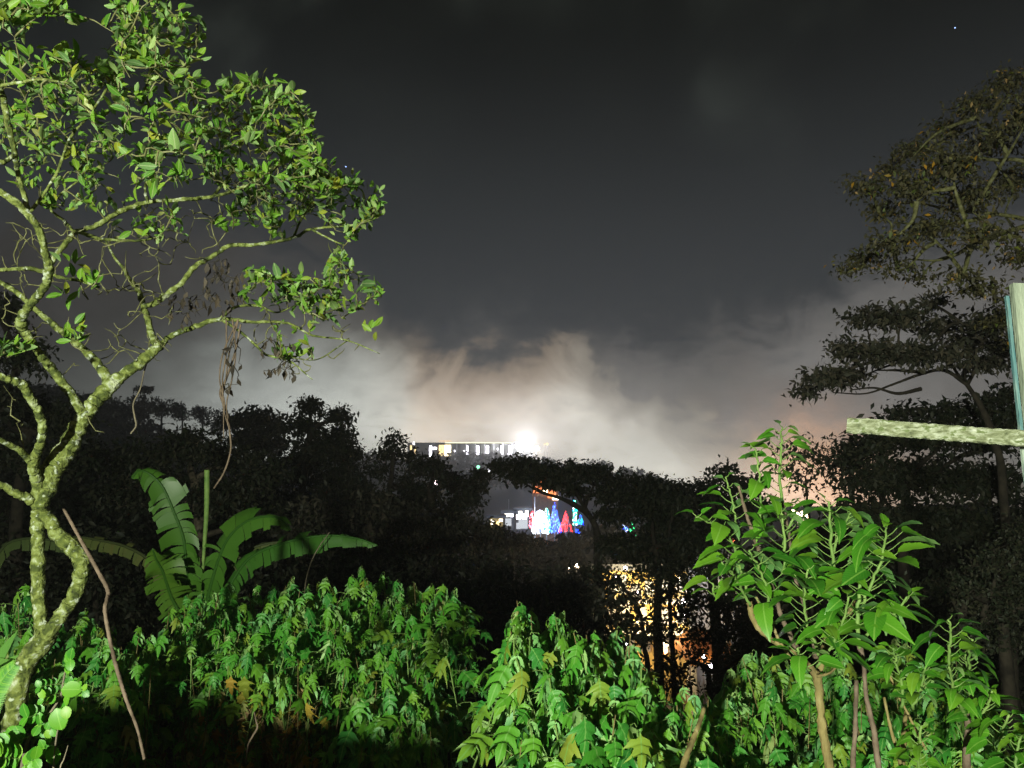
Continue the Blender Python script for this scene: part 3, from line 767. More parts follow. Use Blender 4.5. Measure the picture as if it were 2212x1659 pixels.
def dmass(v): return float(np.interp(v, [1220, 1300, 1400, 1500, 1600, 1700], [8.2, 7.6, 6.9, 6.2, 5.5, 5.0]))
def dleft(v): return float(np.interp(v, [1260, 1400, 1500], [7.4, 6.5, 6.0]))
def dmid(v): return float(np.interp(v, [1300, 1400, 1500, 1600, 1700], [4.6, 4.3, 4.0, 3.8, 3.6]))
def dright(v): return float(np.interp(v, [1390, 1500, 1600, 1700], [5.4, 4.9, 4.5, 4.2]))
G1 = 'Mexican sunflower bushes in the thicket'
sunflower_bush('low green bush with lobed leaves behind the lichen covered trunk at the picture edge', [(0, 1275), (60, 1262), (80, 1330), (75, 1400), (40, 1450), (0, 1430)], 13, dleft, .21, group=G1)
sunflower_bush('small lobed-leaf bush between the trunk loop and the thin leaning stick', [(120, 1300), (200, 1312), (225, 1345), (225, 1420), (150, 1440), (110, 1410)], 13, dleft, .21, group=G1)
sunflower_bush('small isolated lobed-leaf bush just to the right of the thin leaning stick', [(235, 1355), (290, 1340), (320, 1370), (350, 1395), (350, 1445), (280, 1450), (240, 1430)], 13, dleft, .205, .2, group=G1)
sunflower_bush('lobed-leaf bush at the foot of the banana plant, left shoulder of the big thicket', [(345, 1335), (380, 1300), (430, 1275), (480, 1242), (520, 1300), (500, 1370), (400, 1400), (350, 1380)], 24, dmass, .215, group=G1)
sunflower_bush('dense lobed-leaf bush below the long arching banana leaf, upper part of the thicket', [(520, 1290), (560, 1262), (600, 1255), (645, 1240), (690, 1250), (700, 1370), (600, 1380), (510, 1370)], 26, dmass, .215, group=G1)
sunflower_bush('tallest peak of the lobed-leaf thicket, in the middle of its top edge', [(695, 1255), (730, 1240), (765, 1220), (800, 1232), (860, 1240), (860, 1350), (780, 1375), (700, 1370)], 25, dmass, .215, group=G1)
sunflower_bush('right shoulder of the big thicket, dropping off to the dark gap', [(865, 1250), (900, 1262), (960, 1262), (995, 1280), (1005, 1330), (975, 1380), (930, 1400), (860, 1350)], 26, dmass, .215, group=G1)
sunflower_bush('lobed-leaf bush with yellowed and brown withered leaves on its lower stems', [(430, 1400), (520, 1385), (640, 1395), (690, 1430), (660, 1480), (560, 1480), (450, 1460)], 24, dmass, .205, .85, group=G1)
sunflower_bush('lobed-leaf bush in the middle of the thicket between withered bush and dark gap', [(700, 1385), (800, 1385), (900, 1400), (960, 1410), (930, 1500), (850, 1500), (740, 1480)], 26, dmass, .22, .2, group=G1)
sunflower_bush('shaded lobed-leaf bush low in front of the big thicket, fading into the dark', [(760, 1510), (860, 1510), (920, 1520), (950, 1560), (920, 1640), (880, 1690), (780, 1600)], 22, dmass, .22, .15, group=G1)
sunflower_bush('tall drooping tuft of large lobed leaves, first peak to the right of the dark gap', [(1105, 1325), (1125, 1303), (1150, 1315), (1165, 1360), (1165, 1440), (1115, 1450), (1100, 1390)], 13, dmid, .20, group=G1)
sunflower_bush('lobed-leaf bush with a pale curled tuft, second peak right of the dark gap', [(1185, 1330), (1215, 1318), (1245, 1345), (1260, 1400), (1250, 1470), (1180, 1470), (1175, 1390)], 14, dmid, .19, group=G1)
sunflower_bush('large leaved green bush sloping down below the lit building', [(1270, 1375), (1320, 1352), (1365, 1370), (1385, 1420), (1400, 1500), (1330, 1530), (1270, 1480)], 20, dmid, .21, group=G1)
sunflower_bush('biggest lobed leaves at the bottom edge, in front of the sloping bush', [(1130, 1500), (1200, 1500), (1300, 1530), (1390, 1560), (1390, 1660), (1250, 1700), (1150, 1640)], 22, lambda v: dmid(v) * .92, .23, group=G1)
sunflower_bush('low bush beside the cut stake, under the dark tree trunks', [(1410, 1470), (1470, 1480), (1540, 1500), (1510, 1570), (1490, 1640), (1410, 1660), (1400, 1560)], 18, dmid, .16, group=G1)
G2 = 'bluish green bushes behind the broad-leaved shrub'
sunflower_bush('bluish green lobed-leaf bush just right of the cut stake, behind the shrub stems', [(1560, 1470), (1610, 1410), (1660, 1400), (1720, 1430), (1720, 1520), (1640, 1560), (1560, 1530)], 24, dright, .20, group=G2)
sunflower_bush('bluish green bush seen between the two thick shrub stems', [(1730, 1430), (1800, 1400), (1860, 1400), (1880, 1470), (1860, 1560), (1760, 1560), (1730, 1500)], 20, dright, .19, group=G2)
sunflower_bush('dense green bush behind the thin shrub stems in the right corner', [(1890, 1390), (1960, 1370), (2050, 1400), (2080, 1470), (2060, 1550), (1960, 1570), (1890, 1500)], 26, dright, .18, group=G2)
sunflower_bush('lowest green bush in the bottom right corner of the garden', [(2060, 1500), (2130, 1480), (2150, 1560), (2230, 1560), (2230, 1680), (2100, 1690), (2050, 1600)], 24, dright, .18, group=G2)
sunflower_bush('low bush at the feet of the shrub stems at the bottom edge', [(1560, 1590), (1700, 1580), (1850, 1590), (1980, 1600), (1980, 1690), (1560, 1690)], 26, dright, .20, .1, group=G2)

# ================================================================== broad-leaved shrub on the right
def broad_shrub(name, label, woody, shoots, size, foot, group=None):
    root = empty(name, foot, label, 'shrub', group)
    for pts, d0, d1, mat in woody:
        mb = MB(); P, r = px_line(pts, d0, d1, 5); r = .66 * r * (1 + .08 * R.standard_normal(len(r)))
        P = P + R.standard_normal(P.shape) * r[:, None] * .12
        mb.tube(P, r, 9, rough=.05); mb.obj('stem', M[mat], root)
    pos, ax, nn, ss = [], [], [], []
    for pts, d0, d1, nl, k0 in shoots:
        mb = MB(); P, r = px_line(pts, d0, d1, 6); r = r * .74; P = P + R.standard_normal(P.shape) * .0022; mb.tube(P, r, 6)
        L = np.concatenate([[0], np.cumsum(np.linalg.norm(np.diff(P, axis=0), axis=1))]); tot = L[-1]
        phi = random.uniform(0, 6.28)
        nl = int(nl * 1.4)
        for i in range(nl):
            t = tot * (1 - (i / nl) * .93)
            p = np.array([np.interp(t, L, P[:, c]) for c in range(3)])
            phi += math.pi * random.uniform(.75, 1.1)
            out = np.array([math.cos(phi), .42 * math.sin(phi) - .1, 0]); out = unit(out)
            s = size * k0 * (min(1, .42 + .11 * i)) * random.uniform(.8, 1.15)
            pet = s * .55
            q = p + out * pet * .8 + np.array([0, 0, pet * .55])
            mb.tube([p, p + (q - p) * .55 + np.array([0, 0, -.004]), q], [.0024, .0018, .0015], 4, cap=False)
            a = unit(out * 1.0 + np.array([random.gauss(0, .15), random.gauss(0, .15), random.uniform(-.4, .32) if i > 1 else random.uniform(.1, .9)]))
            n_ = unit(np.array([random.gauss(0, .35), random.gauss(0, .3) - .12, 1.0]))
            pos.append(q); ax.append(a); nn.append(n_); ss.append(s)
        mb.obj('shoot', M['green_stem'], root)
    pos, ax, nn, ss = map(np.array, (pos, ax, nn, ss))
    leaf_objs('leaf', ME_MUL, root, pos, ax, nn, ss)
    return root
f1 = at(1790, 1690, 3.1)
broad_shrub('broad_leaved_shrub', 'tall broad-leaved shrub with tan woody stems rising in front of the night sky', [
    ([(1595, 1049, 4.5), (1606, 1090, 5), (1622, 1140, 6), (1634, 1175, 7), (1647, 1208, 6.5), (1662, 1250, 6), (1672, 1285, 7), (1690, 1335, 7), (1715, 1390, 8), (1745, 1440, 9)], 2.9, 3.05, 'brown_stem'),
    ([(1688, 1075, 6), (1697, 1120, 6), (1706, 1170, 6), (1714, 1235, 5), (1735, 1300, 6), (1756, 1370, 8), (1764, 1420, 11)], 3.1, 3.1, 'brown_stem'),
    ([(1856, 1385, 10), (1866, 1440, 7), (1871, 1500, 7), (1886, 1570, 8), (1896, 1640, 9), (1905, 1720, 10)], 3.0, 2.9, 'brown_stem'),
    ([(1619, 1300, 10), (1625, 1335, 9), (1643, 1362, 9), (1676, 1388, 8), (1720, 1410, 8), (1750, 1440, 9)], 3.1, 3.1, 'tan_stem'),
    ([(1633, 1290, 4), (1650, 1320, 4.5), (1668, 1352, 5), (1690, 1395, 5), (1720, 1440, 5)], 2.95, 3.0, 'tan_stem'),
    ([(1740, 1430, 10), (1765, 1462, 14), (1770, 1510, 13), (1775, 1570, 13), (1785, 1620, 14), (1800, 1720, 16)], 3.05, 3.0, 'tan_stem'),
    ([(1850, 1300, 8), (1820, 1345, 9), (1790, 1400, 9), (1768, 1450, 10)], 3.15, 3.1, 'tan_stem'),
    ([(1800, 1290, 6), (1795, 1330, 6), (1782, 1380, 7), (1770, 1450, 8)], 3.2, 3.1, 'tan_stem'),
    ([(1764, 1460, 5), (1790, 1455, 4), (1808, 1440, 3)], 3.0, 2.95, 'tan_stem'),
    ([(1850, 1470, 7), (1848, 1560, 7), (1843, 1640, 8), (1838, 1720, 9)], 3.2, 3.1, 'brown_stem'),
], [
    ([(1691, 1085, 5), (1684, 1040, 4), (1686, 990, 3.5), (1688, 945, 3), (1687, 925, 2)], 3.1, 3.0, 13, .72),
    ([(1630, 1180, 4), (1642, 1115, 3.6), (1642, 1055, 3), (1636, 1000, 3), (1632, 965, 2)], 3.0, 2.95, 11, .68),
    ([(1590, 1140, 3), (1588, 1110, 3), (1576, 1060, 2.6), (1568, 1030, 2)], 2.95, 2.9, 7, .68),
    ([(1618, 1300, 4), (1600, 1230, 4), (1578, 1165, 3.6), (1540, 1135, 3), (1505, 1115, 2)], 3.0, 2.75, 12, .8),
    ([(1692, 1240, 5), (1695, 1190, 4), (1692, 1130, 3.5), (1688, 1095, 3)], 2.95, 2.9, 9, .85),
    ([(1809, 1295, 6), (1803, 1240, 5), (1796, 1180, 4.5), (1794, 1130, 4), (1790, 1085, 3)], 2.9, 2.8, 15, .95),
    ([(1856, 1390, 6), (1851, 1330, 5.5), (1858, 1260, 5), (1858, 1210, 4), (1862, 1180, 3)], 2.85, 2.8, 13, .92),
    ([(1860, 1320, 5), (1878, 1270, 4.5), (1902, 1215, 4), (1912, 1165, 3.5), (1916, 1140, 2)], 2.85, 2.7, 14, 1.0),
    ([(1640, 1340, 5), (1660, 1290, 4), (1640, 1230, 3.5), (1618, 1190, 3)], 2.95, 2.8, 12, .85),
    ([(1770, 1420, 5), (1745, 1350, 4), (1738, 1290, 3.5), (1745, 1230, 3)], 2.95, 2.8, 14, .92),
    ([(1620, 1310, 4), (1600, 1270, 4), (1582, 1240, 3.5), (1560, 1215, 2.6)], 2.95, 2.8, 9, .75),
    ([(1560, 1250, 3), (1545, 1290, 3), (1540, 1260, 2.5)], 3.0, 2.95, 4, .7),
    ([(1856, 1400, 5), (1890, 1350, 4.5), (1930, 1330, 4), (1960, 1290, 3)], 2.9, 2.75, 11, .9),
    ([(1764, 1440, 4), (1800, 1390, 4), (1822, 1340, 3.5), (1835, 1290, 3)], 2.9, 2.75, 12, .9),
    ([(1750, 1450, 4), (1730, 1430, 3.5), (1722, 1400, 3)], 2.8, 2.7, 6, .8),
    ([(1690, 1180, 4), (1712, 1120, 3.5), (1730, 1085, 3)], 3.05, 3.0, 6, .75),
    ([(1795, 1200, 4), (1820, 1140, 3.5), (1838, 1105, 2.5)], 2.9, 2.8, 8, .85),
], .140, (float(f1[0]), float(f1[1]), gz(f1[0], f1[1])))
f2 = at(2000, 1690, 3.0)
broad_shrub('broad_leaved_shrub', 'shorter broad-leaved shrub with several thin upright stems in the right corner', [
    ([(1910, 1506, 4), (1925, 1580, 4.5), (1948, 1660, 6), (1955, 1720, 6)], 3.0, 2.9, 'tan_stem'),
    ([(1958, 1533, 6), (1952, 1600, 7), (1950, 1720, 8)], 3.1, 3.0, 'tan_stem'),
    ([(2092, 1530, 7), (2090, 1590, 10), (2086, 1720, 12)], 3.2, 3.1, 'brown_stem'),
    ([(1910, 1430, 3), (1935, 1490, 4), (1970, 1560, 4), (2000, 1620, 4)], 3.1, 3.0, 'tan_stem'),
], [
    ([(2051, 1440, 4), (2050, 1400, 4), (2054, 1370, 3.5), (2048, 1340, 3)], 2.9, 2.8, 7, .85),
    ([(2094, 1450, 4), (2093, 1410, 3.5), (2100, 1380, 3)], 3.1, 3.0, 5, .7),
    ([(1950, 1530, 5), (1948, 1470, 4), (1935, 1430, 3.5), (1930, 1400, 3)], 3.0, 2.9, 12, .68),
    ([(1970, 1530, 5), (1990, 1480, 4), (1998, 1440, 3)], 3.0, 2.9, 11, .65),
    ([(2092, 1545, 6), (2094, 1490, 5), (2090, 1440, 4), (2085, 1410, 3)], 3.2, 3.1, 16, .72),
    ([(2088, 1550, 5), (2060, 1490, 4), (2050, 1440, 3)], 3.1, 2.9, 13, .7),
    ([(2100, 1580, 4), (2130, 1530, 4), (2145, 1490, 3)], 3.1, 3.0, 12, .65),
    ([(2150, 1700, 5), (2160, 1600, 4), (2180, 1545, 3)], 3.0, 2.9, 14, .65),
    ([(1990, 1700, 5), (1985, 1640, 4), (1990, 1570, 3)], 2.9, 2.8, 12, .6),
    ([(2200, 1700, 5), (2195, 1640, 4), (2205, 1590, 3)], 2.8, 2.8, 10, .65),
], .130, (float(f2[0]), float(f2[1]), gz(f2[0], f2[1])))

# cut stake and leaning stick
def single_stick(name, label, pts, d0, d1, mat, cat='stick'):
    mb = MB(); P, r = px_line(pts, d0, d1, 6); r = r * (1 + .05 * R.standard_normal(len(r)))
    o = mb; o.tube(P, r, 8, rough=.05); b = P[-1]
    ob = mb.obj(name, M[mat], origin=b); return tag(ob, label, cat)
single_stick('leaning_stick', 'long thin crooked brown stick leaning in the open beside the lichen covered tree', [(138, 1100, 3), (160, 1140, 3.6), (190, 1195, 4), (215, 1240, 4.2), (233, 1275, 4.2), (231, 1295, 4), (227, 1320, 4), (238, 1385, 4), (254, 1450, 4), (276, 1520, 3.6), (296, 1572, 3), (312, 1640, 3)], 3.9, 3.4, 'brown_stem')
single_stick('cut_stake', 'pale brown cut stake standing at the bottom edge between two bushes', [(1521, 1530, 4.5), (1510, 1565, 5), (1492, 1610, 6), (1474, 1660, 6.5), (1455, 1730, 7)], 3.3, 3.1, 'tan_stem', 'stake')
single_stick('dry_stick', 'short orange brown twig sticking up at the dark bottom edge under the withered bush', [(549, 1538, 1), (553, 1556, 1.6), (556, 1572, 2), (546, 1590, 2), (536, 1610, 1.6), (530, 1650, 1.5)], 5.0, 5.0, 'brown_stem')

# ================================================================== banana plant
def banana_leaf(root, mid, d0, d1, wl, wr, droop, torn=0.5, nseg=34, mat='banana_leaf'):
    """mid: px midrib; wl/wr half widths in metres on both sides; droop: how far the blades hang"""
    P, r = px_line([(u, v, 3.4 - 2.2 * i / len(mid)) for i, (u, v) in enumerate(mid)], d0, d1, 8)
    L = np.concatenate([[0], np.cumsum(np.linalg.norm(np.diff(P, axis=0), axis=1))]); tot = L[-1]
    mb = MB()
    T = unit(np.gradient(P, axis=0))
    # a continuous frame
    side0 = np.cross(T, [0, -.8, .6]); side0 = unit(side0)
    s = 0.0; i = 0
    side = [-1, 1]
    for sd, w0 in ((-1, wl), (1, wr)):
        a = 0.03
        while a < .995:
            seg = random.uniform(.018, .045) if random.random() < torn else random.uniform(.05, .10)
            b = min(1, a + seg)
            k = 3; rows = []
            lag = random.gauss(0, .22) + droop * random.uniform(.6, 1.4)
            slip = random.gauss(0, .09)
            wv = random.uniform(.72, 1.08)
            for t in np.linspace(a, b - .002, k):
                p = np.array([np.interp(t * tot, L, P[:, c]) for c in range(3)])
                tt = unit(np.array([np.interp(t * tot, L, T[:, c]) for c in range(3)])); sv = unit(np.array([np.interp(t * tot, L, side0[:, c]) for c in range(3)])) * sd
                prof = min(1, (t / .14) ** .7) * min(1, ((1 - t) / .28)) ** .6
                w = w0 * prof * wv
                row = [p]
                pp = p.copy(); dirv = sv + tt * .38
                for q in range(4):
                    dirv = unit(dirv + np.array([0, 0, -1]) * lag * .42 + np.array([0, slip, 0]))
                    pp = pp + dirv * w / 4; row.append(pp)
                rows.append(row)
            V = np.array(rows).reshape(-1, 3); Q = []
            for x in range(k - 1):
                for y in range(4):
                    c = x * 5 + y; Q.append((c, c + 1, c + 6, c + 5) if sd > 0 else (c, c + 5, c + 6, c + 1))
            mb.add(V, quad=Q, rnd=random.uniform(0, .16) if random.random() > .05 else .22, uv=[(.5, t * 16) for t in np.linspace(a, b, k) for _ in range(5)])
            a = b
    mb.tube(P, r * 1.2, 6, rnd=.2)
    return mb.obj('leaf', M[mat], root)
def build_banana():
    b = at(420, 1400, 9.6)
    root = empty('banana_plant', (float(b[0]), float(b[1]), gz(b[0], b[1])), 'banana plant with torn green leaves standing behind the thicket', 'banana plant')
    banana_leaf(root, [(402, 1330), (404, 1270), (402, 1215), (396, 1162), (376, 1107), (350, 1050), (320, 1022), (298, 1018), (286, 1034)], 9.5, 9.0, .30, .25, .75, .7)
    banana_leaf(root, [(400, 1340), (375, 1300), (362, 1265), (352, 1235), (338, 1210), (330, 1185)], 9.3, 8.8, .24, .24, .5, .4)
    banana_leaf(root, [(440, 1330), (452, 1280), (468, 1222), (492, 1165), (530, 1128), (572, 1116), (606, 1122), (629, 1144)], 9.5, 9.0, .24, .20, .9, .25)
    banana_leaf(root, [(450, 1330), (470, 1280), (500, 1225), (545, 1185), (590, 1172), (620, 1172)], 9.8, 10.0, .2, .18, 1.1, .7, mat='banana_old_shaded')  # rear leaf, its shade put into the darker colour
    banana_leaf(root, [(445, 1335), (490, 1275), (530, 1215), (575, 1186), (640, 1166), (710, 1157), (770, 1163), (815, 1178)], 9.4, 9.0, .20, .21, 1.15, .8)
    banana_leaf(root, [(395, 1340), (360, 1260), (320, 1208), (270, 1180), (220, 1168), (170, 1160), (120, 1162)], 9.6, 10.3, .15, .16, 1.5, .9, mat='banana_old_shaded')
    mb = MB(); P, r = px_line([(447, 1015, 5.5), (447, 1060, 5.5), (446, 1110, 5), (442, 1170, 4), (438, 1230, 3), (434, 1300, 3)], 9.3, 9.5, 6); mb.tube(P, r, 8)
    mb.obj('rolled_leaf', M['green_stem'], root)
    mb = MB(); P, r = px_line([(415, 1450, 22), (418, 1380, 19), (421, 1330, 14), (422, 1290, 9)], 9.6, 9.6, 4); z0 = gz(b[0], b[1])
    P = np.vstack([[P[0][0], P[0][1], z0 - .2], P]); r = np.concatenate([[.17], r]); mb.tube(P, r, 10, rough=.03)
    mb.obj('trunk', M['tan_stem'], root)
    for pts in ([(700, 1205, 1.2), (690, 1180, 1), (720, 1140, .8)], ):
        pass
    b2 = at(-10, 1400, 10.2)
    root2 = empty('banana_plant', (float(b2[0]), float(b2[1]), gz(b2[0], b2[1])), 'second banana plant at the picture edge, mostly hidden behind the lichen covered trunk', 'banana plant')
    banana_leaf(root2, [(-40, 1330), (-20, 1240), (10, 1180), (60, 1163), (120, 1170), (180, 1200)], 10.2, 10, .15, .17, 1.5, .9, mat='banana_old_shaded')
    banana_leaf(root2, [(-50, 1320), (-60, 1230), (-90, 1150), (-140, 1110)], 10.2, 10, .25, .25, .8, .5)
    mb = MB(); p0 = at(-45, 1330, 10.2); mb.tube([[p0[0], p0[1], gz(p0[0], p0[1]) - .2], p0], [.16, .08], 10, rough=.03); mb.obj('trunk', M['tan_stem'], root2)
    p = at(690, 1300, 8.9)
    mb = MB(); P, r = px_line([(712, 1150, .9), (690, 1180, 1.2), (672, 1215, 1.2), (660, 1260, 1.3), (655, 1330, 1.4)], 8.9, 8.9); mb.tube(P, r, 5)
    tag(mb.obj('dry_stalk', M['pale_bark'], origin=P[-1]), 'thin bare stalk rising from the thicket to the long banana leaf', 'stalk')
build_banana()

# ================================================================== small plants in the lower left corner
def build_sprig():
    b = at(60, 1700, 2.2)
    root = empty('young_sprig', (float(b[0]), float(b[1]), float(b[2]) - .1), 'young sprig with grey stem and small paired round leaves in the bottom left corner', 'sprig')
    for pts, d in (([(144, 1435, 1.5), (137, 1471, 2.2), (131, 1504, 2.4), (110, 1538, 2.8), (89, 1565, 3), (66, 1588, 3.2), (50, 1640, 3.6), (40, 1720, 4)], 2.2), ([(128, 1560, 1.6), (121, 1600, 2), (116, 1656, 2.3), (112, 1720, 2.5)], 2.15), ([(147, 1610, .8), (138, 1640, 1.4), (130, 1660, 1.6), (125, 1720, 1.6)], 2.1)):
        mb = MB(); P, r = px_line(pts, d, d, 5); mb.tube(P, r, 6); mb.obj('stem', M['pale_bark'], root)
    pos, ax, nn, ss = [], [], [], []
    def side(u, v, du, dv, n, s, d=2.2):
        mb = MB(); pts = [(u + du * t, v + dv * t + 8 * t * t * (1 if dv > -5 else .3), 1.0 - .5 * t) for t in np.linspace(0, 1, 5)]
        P, r = px_line(pts, d, d - .05, 3); mb.tube(P, r, 4); mb.obj('side_twig', M['green_stem'], root)
        for i in range(n):
            p = P[int((i + 1) / n * (len(P) - 1))]
            for sg in (-1, 1):
                a = unit(np.array([du * .012, -.2, random.uniform(.5, 1.1) * sg + .2])); pos.append(p); ax.append(a)
                nn.append(unit(np.array([random.gauss(0, .4), -1, .5]))); ss.append(s * random.uniform(.8, 1.2))
    side(133, 1478, -45, -2, 4, .019); side(134, 1476, 45, 8, 4, .022); side(132, 1497, -38, 4, 3, .025)
    side(110, 1540, -50, 2, 3, .034); side(92, 1562, -8, -2, 2, .03); side(66, 1586, 45, -14, 4, .024); side(62, 1592, -60, 18, 5, .038, 2.15)
    side(50, 1640, -50, -6, 5, .045, 2.1); side(45, 1660, 30, -22, 4, .034, 2.1); side(121, 1600, -26, 6, 2, .022); side(128, 1562, 14, -40, 3, .03)
    side(142, 1440, 10, -18, 3, .03); side(30, 1690, -30, -60, 5, .045, 2.1)
    for u, v, s, a in ((150, 1490, .055, (1, 0, .05)), (128, 1530, .06, (.35, -.2, -1)), (30, 1600, .05, (-.6, 0, .6)), (118, 1612, .05, (.2, -.2, -1))):
        pos.append(at(u - 18 * a[0], v, 2.15)); ax.append(unit(np.array(a, float))); nn.append(unit(np.array([.1, -1., .5]))); ss.append(s)
    pos, ax, nn, ss = map(np.array, (pos, ax, nn, ss)); leaf_objs('leaf', ME_ROUND, root, pos, ax, nn, ss)
build_sprig()
def build_fern():
    b = at(-60, 1620, 2.6)
    root = empty('sword_fern', (float(b[0]), float(b[1]), float(b[2]) - .2), 'bright green sword fern frond poking in from the lower left edge', 'fern')
    for pts in ([(-70, 1640, 2), (-40, 1560, 2), (-10, 1495, 1.6), (12, 1460, 1.3), (33, 1436, .8)], [(-80, 1600, 2), (-60, 1500, 1.6), (-30, 1430, 1)]):
        mb = MB(); P, r = px_line(pts, 2.5, 2.5, 8); mb.tube(P, r, 5)
        t = unit(np.gradient(P, axis=0)); n = len(P)
        side = unit(np.cross(t, [0, -1, .2])); pos, ax, nn, ss = [], [], [], []
        for i in range(3, n):
            for sg in (-1, 1):
                for h in (0, .5):
                    j = min(n - 1, i + 1); pos.append(P[i] * (1 - h) + P[j] * h); ax.append(unit(side[i] * sg + t[i] * .35)); nn.append([.1, -1, .4]); ss.append(.055 * (1 - .65 * i / n))
        scatter(mb, leaf_template([(0, .1), (.3, .13), (1, .01)], .2, .1), np.array(pos), np.array(ax), np.array(nn), np.array(ss), R.random(len(ss)))
        mb.obj('frond', M['mulberry_leaf'], root)
    b = at(-40, 1500, 5.5)
    root = empty('strap_leaved_plant', (float(b[0]), float(b[1]), gz(b[0], b[1])), 'plant with long strap-like leaves at the left edge beside the trunk fork', 'plant')
    for a, c, e in (((-40, 1500), (0, 1420), (38, 1362)), ((-40, 1500), (10, 1440), (62, 1412)), ((-50, 1500), (-20, 1440), (20, 1425)), ((-50, 1510), (-40, 1420), (-20, 1350)), ((-40, 1510), (10, 1470), (50, 1462))):
        pts = smoothline(np.array([at(*a, 5.5), at(*c, 5.4), at(*e, 5.3)]), sub=6); n = len(pts)
        T = unit(np.gradient(pts, axis=0)); S = unit(np.cross(T, [0, -1, .3])); w = np.sin(np.linspace(.35, 3.1, n)) * .038
        V = np.stack([pts - S * w[:, None], pts + np.array([0, .01, -.01]), pts + S * w[:, None]], 1).reshape(-1, 3); Q = []
        for i in range(n - 1):
            for s in (0, 1): c_ = i * 3 + s; Q.append((c_, c_ + 1, c_ + 4, c_ + 3))
        mb = MB(); mb.add(V, quad=Q, rnd=random.random() * .2); mb.obj('leaf', M['sunflower_leaf'], root)
build_fern()

# ================================================================== mossy crossbeam and post on the right
def build_post():
    p0 = at(2192, 614, 2.35); p1 = at(2228, 952, 2.3)
    dn = unit(p1 - p0); foot = p0 + dn * ((p0[2] - gz(p0[0], p0[1]) + .2) / -dn[2])
    zf = gz(foot[0], foot[1])
    root = empty('leaning_post', (float(foot[0]), float(foot[1]), zf), 'leaning grey green wooden post with bluish edge and a mossy crossbeam', 'post')
    def beam(a, b, w, h, mat, name, side_up, nseg=24, bevel=.1, wob=.0):
        ax_ = unit(b - a); s = unit(np.cross(ax_, side_up)); t = np.cross(s, ax_)
        mb = MB(); prof = []
        for (x, y) in ((-1, -1), (1, -1), (1, 1), (-1, 1)):
            for k in ((0, 1), (1, 0)) if x * y > 0 else ((1, 0), (0, 1)):
                prof.append((x * (w / 2 - bevel * h * k[0]), y * (h / 2 - bevel * h * k[1])))
        prof = np.array(prof); m = len(prof); V = []
        for f in np.linspace(0, 1, nseg):
            j = 1 + R.standard_normal((m, 1)) * wob
            c = a + (b - a) * f + s * R.standard_normal() * wob * w * .3
            V.append(c + (prof * j)[:, :1] * s + (prof * j)[:, 1:] * t)
        V = np.vstack(V); i = np.arange(nseg - 1)[:, None] * m; j = np.arange(m)[None]; k = (j + 1) % m
        Q = np.stack([i + j, i + k, i + m + k, i + m + j], -1).reshape(-1, 4)
        V = np.vstack([V, a[None], b[None]]); jj = np.arange(m); kk = (jj + 1) % m
        tri = np.vstack([np.c_[kk, jj, np.full(m, m * nseg)], np.c_[(nseg - 1) * m + jj, (nseg - 1) * m + kk, np.full(m, m * nseg + 1)]])
        mb.add(V, quad=Q, tri=tri); return mb.obj(name, M[mat], root, smooth=False)
    upw = np.array([0, -1., .0])
    beam(p0 + np.array([.026, 0, 0]), foot + np.array([.026, 0, 0]), .075, .022, 'post_wood', 'post_board', upw, 30, .06, .01)
    q0 = at(2170, 640, 2.36); q1 = q0 + (foot - p0); q1[0] -= .0
    beam(q0 + np.array([.007, 0, -.0]), q1 + np.array([.007, 0, 0]), .010, .012, 'post_edge', 'edge_strip', upw, 40, .08, .05)
    a = at(1829, 919, 2.42); b = at(2330, 957, 2.18)
    beam(a, b, .047, .043, 'moss_plank', 'crossbeam', np.array([0, -1., 0]), 60, .10, .035)
build_post()

